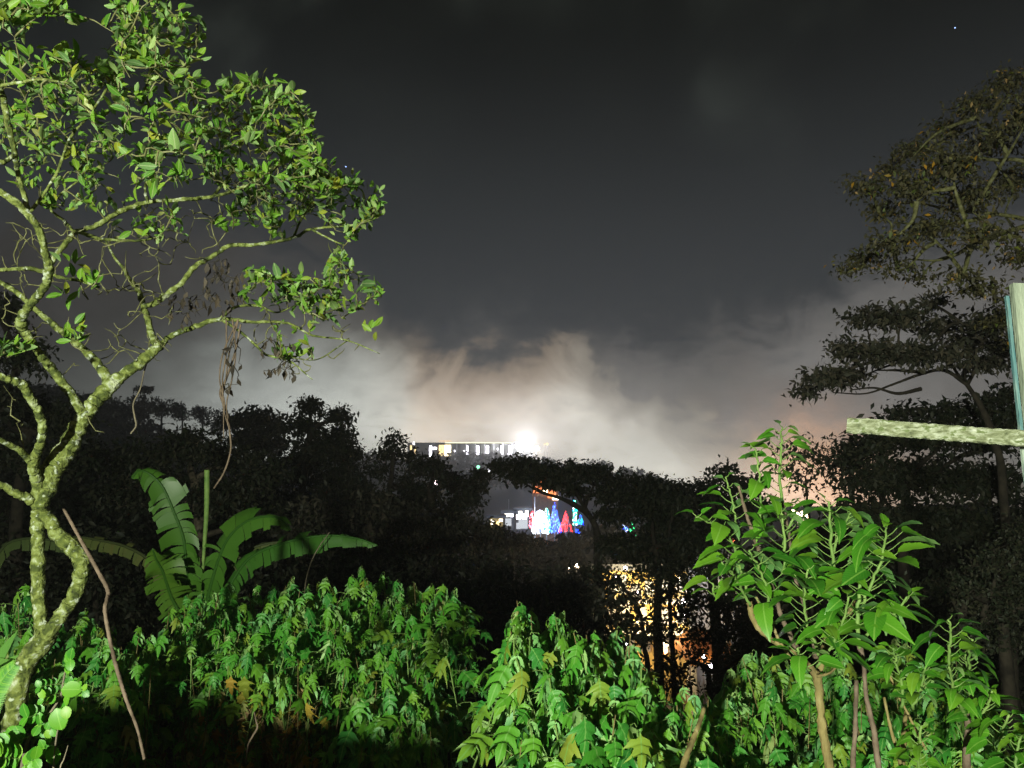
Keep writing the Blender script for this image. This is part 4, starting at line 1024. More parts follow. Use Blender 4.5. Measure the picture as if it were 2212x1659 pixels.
# ================================================================== dark trees down the slope
def wild_tree(name, label, base_uv, Y, clumps, leaf=.11, per=12, mat='dark_leaf', bark='dark_bark', trunk=None, trunk_r=None, cat='tree', group=None, limbs=None, T=None, shell=.55, twig=.012, flat=.25, droop=-.2, spread=.22):
    """clumps: [(u, v, ru, rv, dY, n)] ellipses of foliage; trunk: [(u, v)] from the top of the bole down"""
    T = T or T_SMALL[0]
    p0 = at(base_uv[0], base_uv[1], Y); bx, by = float(p0[0]), float(p0[1]); g0 = gz(bx, by)
    root = empty(name, (bx, by, g0), label, cat, group)
    top = np.array([bx, by, p0[2]]); H = max(1.0, top[2] - g0)
    tr = trunk_r or .022 * H + .05
    mb = MB()
    if trunk:
        tp = [at(u, v, Y) for u, v in trunk]; last = tp[-1]
        line = smoothline(np.array([[last[0], last[1], gz(last[0], last[1]) - .4]] + tp[::-1]), sub=5)
    else:
        line = smoothline(np.array([[bx, by, g0 - .4], [bx + random.uniform(-.04, .04) * H, by, g0 + H * .35], [bx + random.uniform(-.03, .03) * H, by, g0 + H * .7], top]), sub=5)
    mb.tube(line, np.linspace(tr, tr * .45, len(line)), 10, rough=.05)
    nodes = line[len(line) // 2:]
    cents = []
    for u, v, ru, rv, dy, n in clumps: cents.append(at(u, v + rv * .25, Y + dy))
    lim, tt, dd = grow(nodes, np.array(cents), tr * .42, tr * .12, jitter=.07, upcurve=.06)
    if limbs:
        for l in limbs:
            P = smoothline(np.array([at(u, v, Y) for u, v in l]), sub=5); lim.append((P, np.linspace(tr * .5, tr * .12, len(P))))
    cur = [nodes]
    for P, r in lim:
        P2_, r2 = smoothline(P, r, 3); mb.tube(P2_, r2, 7, rough=.05); cur.append(P2_[2:])
    cur = np.vstack(cur)
    to = mb.obj('trunk', M[bark], root)
    tg = []
    for u, v, ru, rv, dy, n in clumps:
        rad = np.array([ru / F * Y, max(ru, rv) / F * Y * .8, rv / F * Y]); c = at(u, v, Y + dy)
        d = unit(R.standard_normal((n, 3))); d[:, 2] = np.where(d[:, 2] < -.35, -d[:, 2] * .6, d[:, 2])
        q = R.random((n, 1)) ** (1 - shell) 
        lump = 1 + .22 * np.sin(d[:, :1] * 7 + u) * np.sin(d[:, 2:3] * 6 + v)
        tg.append(c + d * q * rad * lump)
    tg = np.vstack(tg)
    lines_, tips, dirs = grow(cur, tg, twig, twig * .35, jitter=.1, segs=3, upcurve=.03)
    tw = MB()
    for P, r in lines_: tw.tube(P, r, 4, cap=False)
    pos, ax, nn = rosette(tips, dirs, per, .75, up=1.0, backset=.0, rise=droop)
    pos = pos + R.standard_normal(pos.shape) * np.array([spread, spread, spread * .6])
    o = tw.obj('branches', M[bark], root); o['kind'] = 'stuff'
    fm = MB(); scatter(fm, T, pos, ax, nn, leaf * (.6 + .8 * R.random(len(pos))), R.random(len(pos)))
    o = fm.obj('crown', M[mat], root); o['kind'] = 'stuff'
    return root

DENS = 2.3; RV = 1.3
def ell(us, n0, dY=2.0):
    return [(u, v, ru, rv * RV, random.uniform(-dY, dY), int(n0 * DENS * ru * rv / 1000) + 6) for u, v, ru, rv in us]

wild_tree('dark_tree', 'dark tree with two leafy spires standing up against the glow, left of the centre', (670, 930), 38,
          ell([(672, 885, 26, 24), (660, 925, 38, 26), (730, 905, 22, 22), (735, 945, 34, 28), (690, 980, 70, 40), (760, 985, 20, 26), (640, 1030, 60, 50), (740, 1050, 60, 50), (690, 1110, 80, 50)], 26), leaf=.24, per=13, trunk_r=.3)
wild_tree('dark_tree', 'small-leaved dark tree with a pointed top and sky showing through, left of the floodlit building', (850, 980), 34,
          ell([(850, 955, 22, 18), (835, 985, 38, 24), (880, 990, 26, 20), (900, 1020, 26, 22), (820, 1020, 30, 18), (945, 1030, 22, 16), (870, 1050, 50, 16)], 20), leaf=.19, per=11, trunk_r=.2)
wild_tree('dark_tree', 'rounded dark tree between the pointed tree and the umbrella tree', (930, 1060), 33,
          ell([(935, 1010, 28, 20), (975, 1045, 34, 22), (1020, 1060, 30, 20), (910, 1080, 55, 28), (1000, 1090, 40, 22), (860, 1110, 60, 30), (960, 1130, 60, 30), (1040, 1030, 22, 14)], 24), leaf=.22, per=13)
wild_tree('dark_tree', 'broad round-headed dark tree on the hill shoulder, between the limb and the two-spired tree', (555, 930), 60,
          ell([(525, 915, 34, 22), (565, 908, 34, 20), (600, 925, 26, 18), (550, 960, 70, 28)], 26), leaf=.42, per=13, spread=.5)
wild_tree('umbrella_tree', 'wide umbrella-shaped dark tree arching over the coloured lights', (1285, 1110), 31,
          ell([(1085, 1012, 26, 14), (1130, 1005, 38, 13), (1170, 1018, 44, 14), (1230, 1024, 48, 16), (1290, 1022, 34, 14), (1330, 1045, 40, 16), (1200, 1045, 55, 12), (1130, 1032, 36, 12), (1250, 1062, 30, 8), (1400, 1050, 40, 14), (1450, 1058, 26, 12), (1370, 1075, 50, 14), (1310, 1072, 35, 12)], 38), leaf=.2, per=12,
          trunk=[(1262, 1105), (1280, 1125), (1290, 1155), (1292, 1215)], trunk_r=.2, limbs=[[(1270, 1110), (1235, 1085), (1190, 1070), (1150, 1050)], [(1275, 1115), (1240, 1060), (1220, 1035)], [(1282, 1122), (1310, 1090), (1340, 1060)], [(1262, 1105), (1215, 1078), (1165, 1062), (1110, 1030)]], shell=.4)
wild_tree('dark_tree', 'dense dark tree in front of the small blue and green lights', (1420, 1130), 28,
          ell([(1400, 1100, 40, 26), (1450, 1090, 40, 20), (1330, 1115, 34, 16), (1440, 1140, 50, 34), (1400, 1200, 60, 40), (1480, 1180, 30, 30), (1340, 1190, 40, 24)], 34), leaf=.2, per=13,
          trunk=[(1415, 1180), (1422, 1260), (1420, 1340), (1424, 1460)], trunk_r=.22)
wild_tree('dark_tree', 'slim tree with a straight dark trunk in front of the yellow lit building', (1452, 1230), 27,
          ell([(1470, 1215, 36, 20), (1500, 1190, 26, 16), (1440, 1240, 34, 14)], 22), leaf=.17, per=11,
          trunk=[(1450, 1220), (1447, 1290), (1450, 1370), (1455, 1450)], trunk_r=.11)
wild_tree('dark_tree', 'thin leafy tree leaning across the left half of the yellow lit building', (1345, 1290), 26,
          ell([(1330, 1262, 36, 22), (1370, 1300, 30, 24), (1350, 1350, 34, 30), (1300, 1310, 26, 30), (1390, 1380, 26, 26), (1400, 1245, 44, 18), (1460, 1240, 30, 16), (1300, 1240, 24, 16), (1430, 1290, 30, 30), (1320, 1400, 30, 24), (1430, 1370, 24, 30)], 12), leaf=.15, per=12,
          trunk=[(1330, 1250), (1362, 1290), (1385, 1335), (1392, 1400), (1400, 1460)], trunk_r=.10)
wild_tree('dark_tree', 'thin leafy tree in front of the grey lit wall, with a curved bare branch', (1545, 1260), 22,
          ell([(1520, 1240, 30, 22), (1560, 1220, 30, 26), (1500, 1300, 26, 30), (1560, 1310, 24, 30), (1600, 1380, 40, 40), (1480, 1340, 24, 40), (1520, 1380, 40, 30), (1470, 1270, 20, 30), (1600, 1430, 40, 24)], 15), leaf=.13, per=11,
          trunk=[(1565, 1215), (1575, 1290), (1570, 1350), (1560, 1400), (1550, 1450)], trunk_r=.085, limbs=[[(1570, 1340), (1530, 1330), (1500, 1290), (1478, 1240)]])
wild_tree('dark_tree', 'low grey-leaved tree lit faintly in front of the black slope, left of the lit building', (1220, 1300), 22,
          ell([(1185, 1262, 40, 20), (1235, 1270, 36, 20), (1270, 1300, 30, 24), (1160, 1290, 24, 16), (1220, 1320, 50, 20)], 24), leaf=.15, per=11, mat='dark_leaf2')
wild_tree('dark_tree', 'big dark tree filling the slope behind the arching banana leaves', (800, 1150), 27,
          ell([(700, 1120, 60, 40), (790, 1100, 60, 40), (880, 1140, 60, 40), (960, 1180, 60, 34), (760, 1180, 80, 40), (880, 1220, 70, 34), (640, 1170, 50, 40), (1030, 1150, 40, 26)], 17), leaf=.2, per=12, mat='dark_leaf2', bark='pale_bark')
wild_tree('dark_tree', 'tall black tree mass behind the upright banana leaf', (420, 1040), 26,
          ell([(300, 1010, 60, 50), (400, 980, 60, 44), (500, 1000, 60, 44), (570, 1040, 50, 44), (360, 1080, 70, 50), (480, 1090, 70, 50), (560, 1130, 50, 50), (250, 1080, 50, 50)], 15), leaf=.2, per=12, mat='dark_leaf', bark='pale_bark')
wild_tree('dark_tree', 'black tree mass at the picture edge behind the left limb of the near tree', (60, 930), 24,
          ell([(0, 880, 50, 60), (70, 900, 50, 50), (140, 930, 50, 50), (20, 980, 60, 50), (120, 1010, 60, 50), (-40, 960, 50, 60), (200, 1000, 40, 50), (10, 690, 34, 46), (40, 780, 50, 46)], 14), leaf=.2, per=12)
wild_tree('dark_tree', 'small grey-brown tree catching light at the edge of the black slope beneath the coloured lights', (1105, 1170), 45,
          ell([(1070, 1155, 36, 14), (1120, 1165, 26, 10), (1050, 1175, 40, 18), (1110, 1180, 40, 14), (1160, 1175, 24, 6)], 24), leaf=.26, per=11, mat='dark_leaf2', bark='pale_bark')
wild_tree('dark_tree', 'low dark leafy tree in front of the kiosk with the orange roof', (1530, 1450), 17,
          ell([(1500, 1425, 34, 16), (1550, 1450, 40, 16), (1600, 1430, 30, 20), (1460, 1450, 30, 16), (1440, 1430, 24, 14), (1620, 1400, 26, 20), (1470, 1485, 50, 22), (1560, 1490, 40, 20), (1400, 1460, 34, 18)], 7), leaf=.11, per=10, spread=.12, twig=.008)
# right side
wild_tree('airy_tree', 'thin airy tree with sparse leaves against the orange glow', (1740, 1040), 19,
          ell([(1715, 985, 34, 20), (1760, 975, 30, 16), (1790, 1000, 24, 16), (1700, 1020, 24, 14), (1755, 1025, 22, 14), (1735, 1050, 26, 8)], 15), leaf=.13, per=6,
          trunk=[(1740, 1030), (1743, 1075), (1748, 1120), (1750, 1200)], trunk_r=.045, twig=.008, shell=.3)
wild_tree('dark_tree', 'small dark tree on the skyline left of the shrub top', (1540, 1050), 30,
          ell([(1520, 1055, 34, 16), (1565, 1030, 24, 16), (1600, 1060, 40, 24), (1500, 1090, 40, 20), (1560, 1100, 60, 30), (1640, 1110, 40, 30), (1540, 1160, 60, 40)], 26), leaf=.2, per=12)
wild_tree('dark_tree', 'dense black tree behind the crossbeam with tiny lights showing through', (1950, 1080), 20,
          ell([(1850, 985, 50, 34), (1930, 960, 60, 34), (2030, 950, 60, 36), (2130, 960, 60, 40), (1900, 1050, 80, 44), (2010, 1040, 80, 50), (2120, 1060, 80, 50), (1860, 1120, 50, 40), (1960, 1140, 80, 44), (2080, 1150, 70, 44), (1840, 1010, 30, 24), (1950, 900, 40, 20), (2050, 895, 50, 22), (2140, 885, 50, 24), (2200, 860, 40, 30), (2210, 930, 40, 40)], 16), leaf=.17, per=11,
          trunk=[(1960, 1040), (1950, 1150), (1955, 1300), (1960, 1450)], trunk_r=.2)
wild_tree('dark_tree', 'dark brush-like tree low at the right edge, catching a little lamp light', (2160, 1250), 12,
          ell([(2150, 1230, 60, 40), (2210, 1290, 60, 50), (2130, 1330, 60, 50), (2200, 1390, 60, 50), (2060, 1280, 50, 40), (2210, 1180, 50, 60), (2080, 1380, 50, 40)], 11), leaf=.07, per=9, mat='dark_leaf', bark='dark_bark', twig=.006, spread=.12)
wild_tree('spreading_tree', 'dark tree with flat spreading leafy boughs above the mossy crossbeam', (2110, 850), 15,
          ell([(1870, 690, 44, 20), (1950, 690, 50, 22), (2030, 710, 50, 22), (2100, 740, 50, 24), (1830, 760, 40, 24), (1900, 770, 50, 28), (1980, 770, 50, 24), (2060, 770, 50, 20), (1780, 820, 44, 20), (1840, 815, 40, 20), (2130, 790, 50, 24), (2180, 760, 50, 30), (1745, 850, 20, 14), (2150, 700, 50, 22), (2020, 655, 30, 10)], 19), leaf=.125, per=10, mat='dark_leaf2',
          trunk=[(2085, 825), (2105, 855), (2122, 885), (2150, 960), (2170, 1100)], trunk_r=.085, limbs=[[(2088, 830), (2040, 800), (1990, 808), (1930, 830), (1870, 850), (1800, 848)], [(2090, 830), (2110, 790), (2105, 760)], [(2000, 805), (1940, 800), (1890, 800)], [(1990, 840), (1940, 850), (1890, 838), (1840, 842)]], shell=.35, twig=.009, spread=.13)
wild_tree('big_tree', 'large tree leaning in from the right edge, brownish crown with scattered yellow leaves', (2330, 520), 12,
          ell([(2180, 190, 50, 40), (2110, 240, 50, 40), (2040, 290, 44, 38), (1970, 330, 40, 34), (1920, 370, 36, 32), (1870, 410, 36, 30), (2210, 260, 60, 50), (2140, 320, 60, 50), (2060, 370, 60, 50), (1980, 420, 60, 44), (1910, 460, 40, 26), (2190, 400, 60, 50), (2100, 440, 60, 50), (2010, 500, 60, 34), (1930, 530, 50, 24), (1870, 560, 44, 20), (1830, 585, 28, 14), (2130, 520, 60, 30), (2200, 560, 50, 30), (1940, 580, 40, 14), (2120, 630, 50, 22), (2190, 660, 40, 26), (2070, 600, 40, 16), (2160, 700, 50, 20), (1990, 600, 30, 10), (2210, 740, 40, 30)], 9), leaf=.085, per=11, mat='rusty_leaf', bark='twig_bark',
          trunk=[(2330, 520), (2370, 700), (2390, 900), (2400, 1200)], trunk_r=.085, limbs=[[(2330, 520), (2240, 480), (2150, 462), (2060, 455), (1990, 440), (1930, 440)], [(2330, 500), (2230, 360), (2140, 345), (2060, 335), (2000, 320)], [(2330, 480), (2250, 300), (2200, 240)], [(2240, 480), (2120, 520), (2040, 560), (1960, 560)], [(2150, 462), (2080, 480), (2000, 485), (1930, 480)]], shell=.35, twig=.006, spread=.11)

# ---- the wooded hill on the left: trees one can tell apart on its skyline, the rest a wood
def hill_tree(label, u, vtop, Y, w, h, mat='dark_leaf', dens=1.0, group=None, shape='round'):
    p = at(u, vtop, Y); g = gz(p[0], p[1]); root = empty('hill_tree', (float(p[0]), float(p[1]), g), label, 'tree', group)
    W = w / F * Y; top = p[2]; cr = h / F * Y
    mb = MB(); mb.tube([[p[0], p[1], g - .5], [p[0] + .2, p[1], (g + top) / 2], [p[0], p[1], top - cr * .4]], [.35, .25, .12], 7); mb.obj('trunk', M['dark_bark'], root)
    n = int(900 * dens)
    k = 9; cs = unit(R.standard_normal((k, 3))) * np.array([.62, .62, .5]); 
    if shape == 'umbrella': cs[:, 2] = abs(cs[:, 2]) * .4 + .3
    j = R.integers(0, k, n); d = unit(R.standard_normal((n, 3))) * (.35 + .2 * R.random((n, 1)))
    q = (cs[j] + d) * np.array([W, W, cr]) + np.array([p[0], p[1], top - cr])
    fm = MB(); scatter(fm, T_SMALL[0], q, unit(R.standard_normal((n, 3))), unit(R.standard_normal((n, 3)) + [0, 0, 1]), .045 * W * (.8 + R.random(n)) * 4.2, R.random(n))
    o = fm.obj('crown', M[mat], root); o['kind'] = 'stuff'
for u, vt, Y, w, h, lb, shp in [
    (312, 834, 165, 20, 12, 'tiny umbrella-shaped tree standing out on the hill skyline', 'umbrella'),
    (135, 822, 150, 46, 40, 'rounded tree on the hill skyline just left of the main limb', 'round'),
    (40, 818, 145, 60, 50, 'broad tree on the hill skyline at the left edge', 'round'),
    (205, 848, 158, 30, 34, 'low tree in a dip of the hill skyline behind the main limb', 'round'),
    (255, 856, 160, 32, 34, 'low tree on the skyline just left of the tiny umbrella tree', 'round'),
    (300, 852, 160, 30, 30, 'leafy tree right under the tiny umbrella tree', 'round'),
    (350, 850, 160, 26, 30, 'hill skyline tree just right of the tiny umbrella tree', 'round'),
    (395, 866, 162, 24, 26, 'hill skyline tree halfway between the tiny umbrella tree and the hanging vine', 'round'),
    (438, 872, 160, 24, 26, 'hill skyline tree left of the hanging vine', 'round'),
    (478, 884, 158, 26, 28, 'hill skyline tree behind the hanging vine', 'round'),
    (590, 948, 120, 30, 24, 'low tree on the right foot of the wooded hill', 'round')]:
    hill_tree(lb, u, vt, Y, w, h, shape=shp, group='trees along the skyline of the wooded hill')
def woods(name, label, n, xr, yr, test, hgt, size, mat):
    pts = []
    while len(pts) < n:
        x = random.uniform(*xr); y = random.uniform(*yr)
        if test(x, y): pts.append((x, y))
    pts = np.array(pts); g = ground_z(pts[:, 0], pts[:, 1])
    k = 60; pos = np.repeat(np.c_[pts, g + hgt * .62], k, 0) + unit(R.standard_normal((n * k, 3))) * np.array([hgt * .42, hgt * .42, hgt * .42]) * (R.random((n * k, 1)) ** .3)
    fm = MB(); scatter(fm, T_SMALL[0], pos, unit(R.standard_normal((n * k, 3))), unit(R.standard_normal((n * k, 3)) + [0, 0, 1]), size * (.7 + .7 * R.random(n * k)), R.random(n * k))
    o = fm.obj(name, M[mat]); return tag(o, label, 'wood', kind='stuff')
def px_u(x, y): return 1106 + F * x / y
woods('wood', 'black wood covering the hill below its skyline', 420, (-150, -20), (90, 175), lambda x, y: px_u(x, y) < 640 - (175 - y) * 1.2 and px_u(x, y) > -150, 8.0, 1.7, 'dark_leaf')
def slope_wood(label, n, us, vt, ys, mat='dark_leaf', sg=45):
    """tree crowns on the slope whose tops stay under the line vt(u)"""
    fm = MB(); tm = MB()
    for _ in range(n):
        u = random.uniform(*us); Y = random.uniform(*ys); t = at(u, vt(u) + abs(random.gauss(0, sg)), Y); g = gz(t[0], t[1])
        if t[2] < g + 1.5: continue
        r = random.uniform(1.6, 2.8) * (Y / 35) ** .5
        tm.tube([[t[0], t[1], g - .3], [t[0] + random.gauss(0, .3), t[1], t[2] - r]], [.14, .07], 6)
        z = t[2] - r * .8
        while z > g + .5:
            k = 210; d = unit(R.standard_normal((k, 3))) * R.random((k, 1)) ** .35
            d *= 1 + .3 * np.sin(d[:, :1] * 6 + u) * np.sin(d[:, 2:] * 7 + Y)
            q = np.array([t[0], t[1], z]) + d * np.array([r, r, r * .8])
            scatter(fm, T_SMALL[0], q, unit(R.standard_normal((k, 3)) + [0, 0, -.4]), unit(R.standard_normal((k, 3)) + [0, 0, 1]), .30 * (.7 + .7 * R.random(k)) * Y / 30, R.random(k))
            z -= r * 1.15
    o = fm.obj('wood', M[mat]); tag(o, label, 'wood', kind='stuff')
    o2 = tm.obj('wood_trunks', M['dark_bark']); tag(o2, label.replace('wood', 'wood trunks'), 'wood', kind='stuff')
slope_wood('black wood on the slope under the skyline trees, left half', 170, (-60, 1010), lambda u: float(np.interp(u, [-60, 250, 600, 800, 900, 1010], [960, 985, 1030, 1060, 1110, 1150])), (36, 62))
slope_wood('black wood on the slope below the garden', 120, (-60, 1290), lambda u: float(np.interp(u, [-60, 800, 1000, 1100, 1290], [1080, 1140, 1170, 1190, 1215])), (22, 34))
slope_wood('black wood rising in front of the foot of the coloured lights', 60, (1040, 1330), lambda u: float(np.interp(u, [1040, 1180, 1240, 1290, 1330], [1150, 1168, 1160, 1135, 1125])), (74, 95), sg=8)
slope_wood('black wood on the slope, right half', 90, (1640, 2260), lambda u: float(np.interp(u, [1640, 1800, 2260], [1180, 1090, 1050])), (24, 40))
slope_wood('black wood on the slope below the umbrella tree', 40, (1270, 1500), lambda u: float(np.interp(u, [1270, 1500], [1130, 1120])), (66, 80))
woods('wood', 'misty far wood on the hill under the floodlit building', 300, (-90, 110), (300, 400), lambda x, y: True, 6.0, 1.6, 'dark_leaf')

# ================================================================== town and hilltop building
wall_c = surf_mat('plaster', [(.3, (.38, .36, .33)), (.7, (.55, .53, .48))], .6, 4, .9, .1, 3)
wall_y = surf_mat('yellow_plaster', [(.35, (.20, .14, .04)), (.65, (.62, .46, .16))], 1.3, 4, .9, .1, 3)
wall_g = surf_mat('grey_wall', [(.3, (.38, .40, .42)), (.7, (.55, .56, .57))], .8, 4, .9, .1, 3)
roof_d = surf_mat('roof_sheet', [(.3, (.05, .055, .06)), (.7, (.10, .105, .11))], 1, 3, .7, .1, 3)
roof_o = surf_mat('orange_roof', [(.3, (.45, .17, .04)), (.7, (.60, .26, .06))], 2, 3, .8, .1, 6)
metal = surf_mat('painted_metal', [(.3, (.25, .26, .27)), (.7, (.38, .39, .40))], 2, 3, .5, .0, 3)
g_white = glow_mat('lamp_white', (1.0, .95, 1.0), 18)
g_cool = glow_mat('window_cool', (.92, .88, 1.0), 9)
g_warm = glow_mat('window_warm', (1.0, .72, .32), 2.4)
g_warmhot = glow_mat('lamp_warm', (1.0, .74, .45), 14)
g_pink = glow_mat('lamp_pinkish_white', (1.0, .80, .85), 16)
def building(name, label, x0, x1, y, z0, z1, depth, wall, roof, cat='building'):
    root = empty(name, ((x0 + x1) / 2, y, gz((x0 + x1) / 2, y)), label, cat)
    zb = min(gz(x0, y), gz(x1, y), gz((x0 + x1) / 2, y + depth)) - 1
    mb = MB(); mb.box(((x0 + x1) / 2, y + depth / 2, (zb + z1) / 2), (x1 - x0, depth, z1 - zb)); mb.obj('wall', wall, root, smooth=False)
    mb = MB(); mb.box(((x0 + x1) / 2, y + depth / 2 - .35, z1 + .25), (x1 - x0 + 1.4, depth + 1.6, .5)); r = mb.obj('roof', roof, root, smooth=False)
    return root
def part_box(name, c, size, mat, parent):
    mb = MB(); mb.box(c, size); return mb.obj(name, mat, parent, smooth=False)
def build_hall():
    Y = 418.0
    a = at(880, 985, Y); b = at(1150, 985, Y); t = at(1000, 958, Y)
    z1 = t[2]; z0 = a[2]
    root = building('hilltop_hall', 'long low flat-roofed building on the misty hilltop with bright lights along its front', a[0], b[0], Y, z0, z1, 14, surf_mat('dark_wall', [(.3, (.08, .085, .08)), (.7, (.13, .135, .125))], .3, 4, .9, .1, 3), roof_d)
    # lit strip under the roof edge
    s0 = at(962, 958, Y); s1 = at(1105, 958, Y)
    part_box('light_strip', ((s0[0] + s1[0]) / 2, Y - 1.5, z1 + .35), (s1[0] - s0[0], .25, .45), glow_mat('strip_glow', (.95, .93, .62), 2.2), root)
    for u, w, v0, v1, m in [(888, 1.0, 962, 972, g_warm), (894, .8, 955, 960, g_white), (897, .8, 966, 982, g_warm), (930, 1.3, 963, 986, g_cool), (937, 3.2, 966, 971, g_cool), (1009, 1.2, 963, 982, g_cool), (1032, 1.5, 963, 985, g_cool), (1053, 1.5, 963, 980, g_cool),
                            (1084, 1.4, 963, 982, g_cool), (1103, 1.8, 962, 986, g_cool), (1100, 1.2, 978, 986, g_cool), (982, .5, 972, 976, g_cool), (1003, .5, 973, 975, g_cool), (1075, .5, 968, 972, g_cool)]:
        p = at(u, v0, Y); q = at(u, v1, Y)
        part_box('lit_opening', (p[0], Y - .08, (p[2] + q[2]) / 2), (w, .14, p[2] - q[2]), m, root)
    for u0, u1, m in ((948, 959, g_warm), (960, 974, glow_mat('window_bright', (1., .82, .5), 5))):
        p = at(u0, 961, Y); q = at(u1, 985, Y); part_box('lit_window', ((p[0] + q[0]) / 2, Y - .1, (p[2] + q[2]) / 2), (q[0] - p[0], .18, p[2] - q[2]), m, root)
    p = at(948, 955, Y); q = at(976, 951, Y); part_box('sign_board', ((p[0] + q[0]) / 2, Y - 1.6, (p[2] + q[2]) / 2), (q[0] - p[0], .2, 1.0), glow_mat('sign_glow', (1., .75, .5), 1.2), root)
    for u in range(985, 1106, 20):
        p = at(u + 2, 960, Y); part_box('pillar', (p[0], Y - 1.2, (z0 + z1) / 2 - .5), (.5, .5, z1 - z0 + 1), wall_g, root)
    # floodlight on its mast
    f = at(1127, 960, Y - 6); fr = empty('floodlight', (float(f[0]), float(f[1]), gz(f[0], f[1])), 'dazzling white floodlight at the right end of the hilltop building', 'floodlight')
    mb = MB(); mb.tube([[f[0], f[1], gz(f[0], f[1]) - .5], [f[0], f[1], f[2]]], .16, 6); mb.obj('mast', metal, fr)
    mb = MB()
    for dx, dz, r in ((0, 0, 3.0), (-1.8, -.8, 2.2), (1.8, -.5, 2.2), (.6, 1.8, 2.2), (-.8, -2.6, 1.7), (2.8, -1.0, 1.2)): mb.ball((f[0] + dx, f[1] - .5, f[2] + dz), (r * .8, .5, r * .8))
    mb.obj('lamp_head', glow_mat('flood_glow', (1., .97, 1.), 60), fr)
    point_lamp('floodlight_beam', (float(f[0]) + 2, float(f[1]) - 4, float(f[2]) + 1.5), 1.2e5, (1, .96, 1), 1.5)
    for u, v, r, m, lb in ((1159, 969, 1.5, g_warmhot, 'orange street lamp just right of the dazzling floodlight'), (1182, 959, .7, g_warm, 'faint lamp furthest right on the misty hilltop'), (1176, 960, .45, g_warm, 'faintest lamp on the hilltop, second from the right'), (1150, 974, .4, g_white, 'tiny white lamp between the floodlight and the orange street lamp'),
                           (1033, 1009, .8, glow_mat('green_lamp', (.3, 1., .55), 3), 'small green lamp on the dark hillside below the floodlit building'), (1055, 1017, .8, g_cool, 'small white lamp on the hillside right of the green one')):
        Yl = Y - 8 if v < 990 else 330
        lamp_post(lb, u, v, Yl, r, m)
def lamp_post(label, u, v, Y, r, m, name='street_lamp', cat='lamp'):
    p = at(u, v, Y); g = gz(p[0], p[1])
    root = empty(name, (float(p[0]), float(p[1]), g), label, cat)
    mb = MB(); mb.tube([[p[0], p[1], g - .3], [p[0], p[1], max(g + .2, p[2] - r)]], max(.05, r * .12), 6); mb.obj('pole', metal, root)
    mb = MB(); mb.ball(p, (r, r, r * 1.2)); mb.obj('lamp_head', m, root)
    return root
build_hall()
# lamps seen through the trees
for u, v, Y, r, m, lb in [
    (879, 1113, 140, .01, g_pink, None),
    (845, 1026, 140, .42, g_pink, 'small pinkish lamp shining through the pointed tree'),
    (944, 1042, 140, .45, g_pink, 'small pinkish lamp shining through the round tree left of the umbrella tree'),
    (545, 963, 150, .55, glow_mat('lamp_dim', (.8, .8, .7), 1.6), 'dim pale lamp shining through the broad round-headed tree'),
    (535, 948, 150, .4, glow_mat('lamp_dim2', (.8, .75, .5), 1.0), 'faint yellowish lamp above the dim pale one in the round-headed tree'),
    (580, 966, 150, .45, glow_mat('lamp_dim3', (.85, .8, .8), 1.2), 'faint lamp between the round-headed tree and the two-spired tree'),
    (1475, 1148, 90, .42, g_warmhot, 'warm bright lamp left of the shrub, over the dark trees'),
    (1484, 1150, 90, .3, g_warmhot, 'smaller warm lamp right beside the warm bright one'),
    (1712, 1107, 110, .42, g_warmhot, 'first warm street lamp in the orange gap behind the shrub'),
    (1722, 1114, 110, .5, g_warmhot, 'second warm street lamp in the orange gap behind the shrub'),
    (1735, 1110, 110, .42, g_warmhot, 'third warm street lamp in the orange gap behind the shrub'),
    (1742, 1116, 110, .4, g_warmhot, 'lowest warm street lamp in the orange gap behind the shrub'),
    (1686, 1102, 110, .3, g_warmhot, 'warm lamp left of the woody stem in the orange gap'),
    (1246, 1223, 70, .22, g_warmhot, 'orange lamp shining over the low grey-leaved tree'),
    (1228, 1226, 70, .12, g_warmhot, 'tiny orange lamp left of the orange one over the grey-leaved tree'),
    (1584, 1167, 80, .25, glow_mat('red_lamp', (1., .18, .08), 6), 'red lamp behind the shrub leaves')]:
    if lb: lamp_post(lb, u, v, Y, r, m)

# coloured light figures on the fairground
def light_tree(name, label, u, vt, vb, wpx, Y, colors, n, cat='light display', shape='cone', bulb=.10, seedv=0):
    """a frame of wires hung with strings of bulbs"""
    t = at(u, vt, Y); b = at(u, vb, Y); g = gz(t[0], t[1]); w = wpx / F * Y / 2; H = t[2] - b[2]
    root = empty(name, (float(t[0]), float(t[1]), min(g, float(b[2]))), label, cat)
    mb = MB(); mb.tube([[t[0], Y, min(g, b[2]) - .2], [t[0], Y, t[2]]], .07, 6)
    k = 10
    for i in range(k):
        a = 2 * math.pi * i / k
        if shape == 'cone': mb.tube([[t[0], Y, t[2]], [t[0] + w * math.cos(a), Y + w * math.sin(a), b[2]]], .03, 4)
    for hz in (.33, .66, 1.0):
        ww = w * hz if shape == 'cone' else w
        ring = [[t[0] + ww * math.cos(a), Y + ww * math.sin(a), t[2] - H * hz] for a in np.linspace(0, 2 * math.pi, 17)]
        mb.tube(ring, .03, 4)
    mb.obj('frame', metal, root)
    for ci, col in enumerate(colors):
        lb_ = MB()
        for i in range(int(n * .6) // len(colors)):
            h = random.random() ** (.6 if shape == 'cone' else 1); a = random.uniform(0, 2 * math.pi)
            if shape == 'cone': rr = w * h
            elif shape == 'pole': rr = w * (.5 + .5 * random.random())
            else: rr = w * math.sqrt(max(0, 1 - (1 - h) ** 2))
            lb_.ball((t[0] + rr * math.cos(a), Y + rr * math.sin(a), t[2] - H * h), (bulb * .8, bulb * .8, bulb * random.uniform(.8, 3.0)))
        o = lb_.obj('bulbs', col, root); o['kind'] = 'stuff'
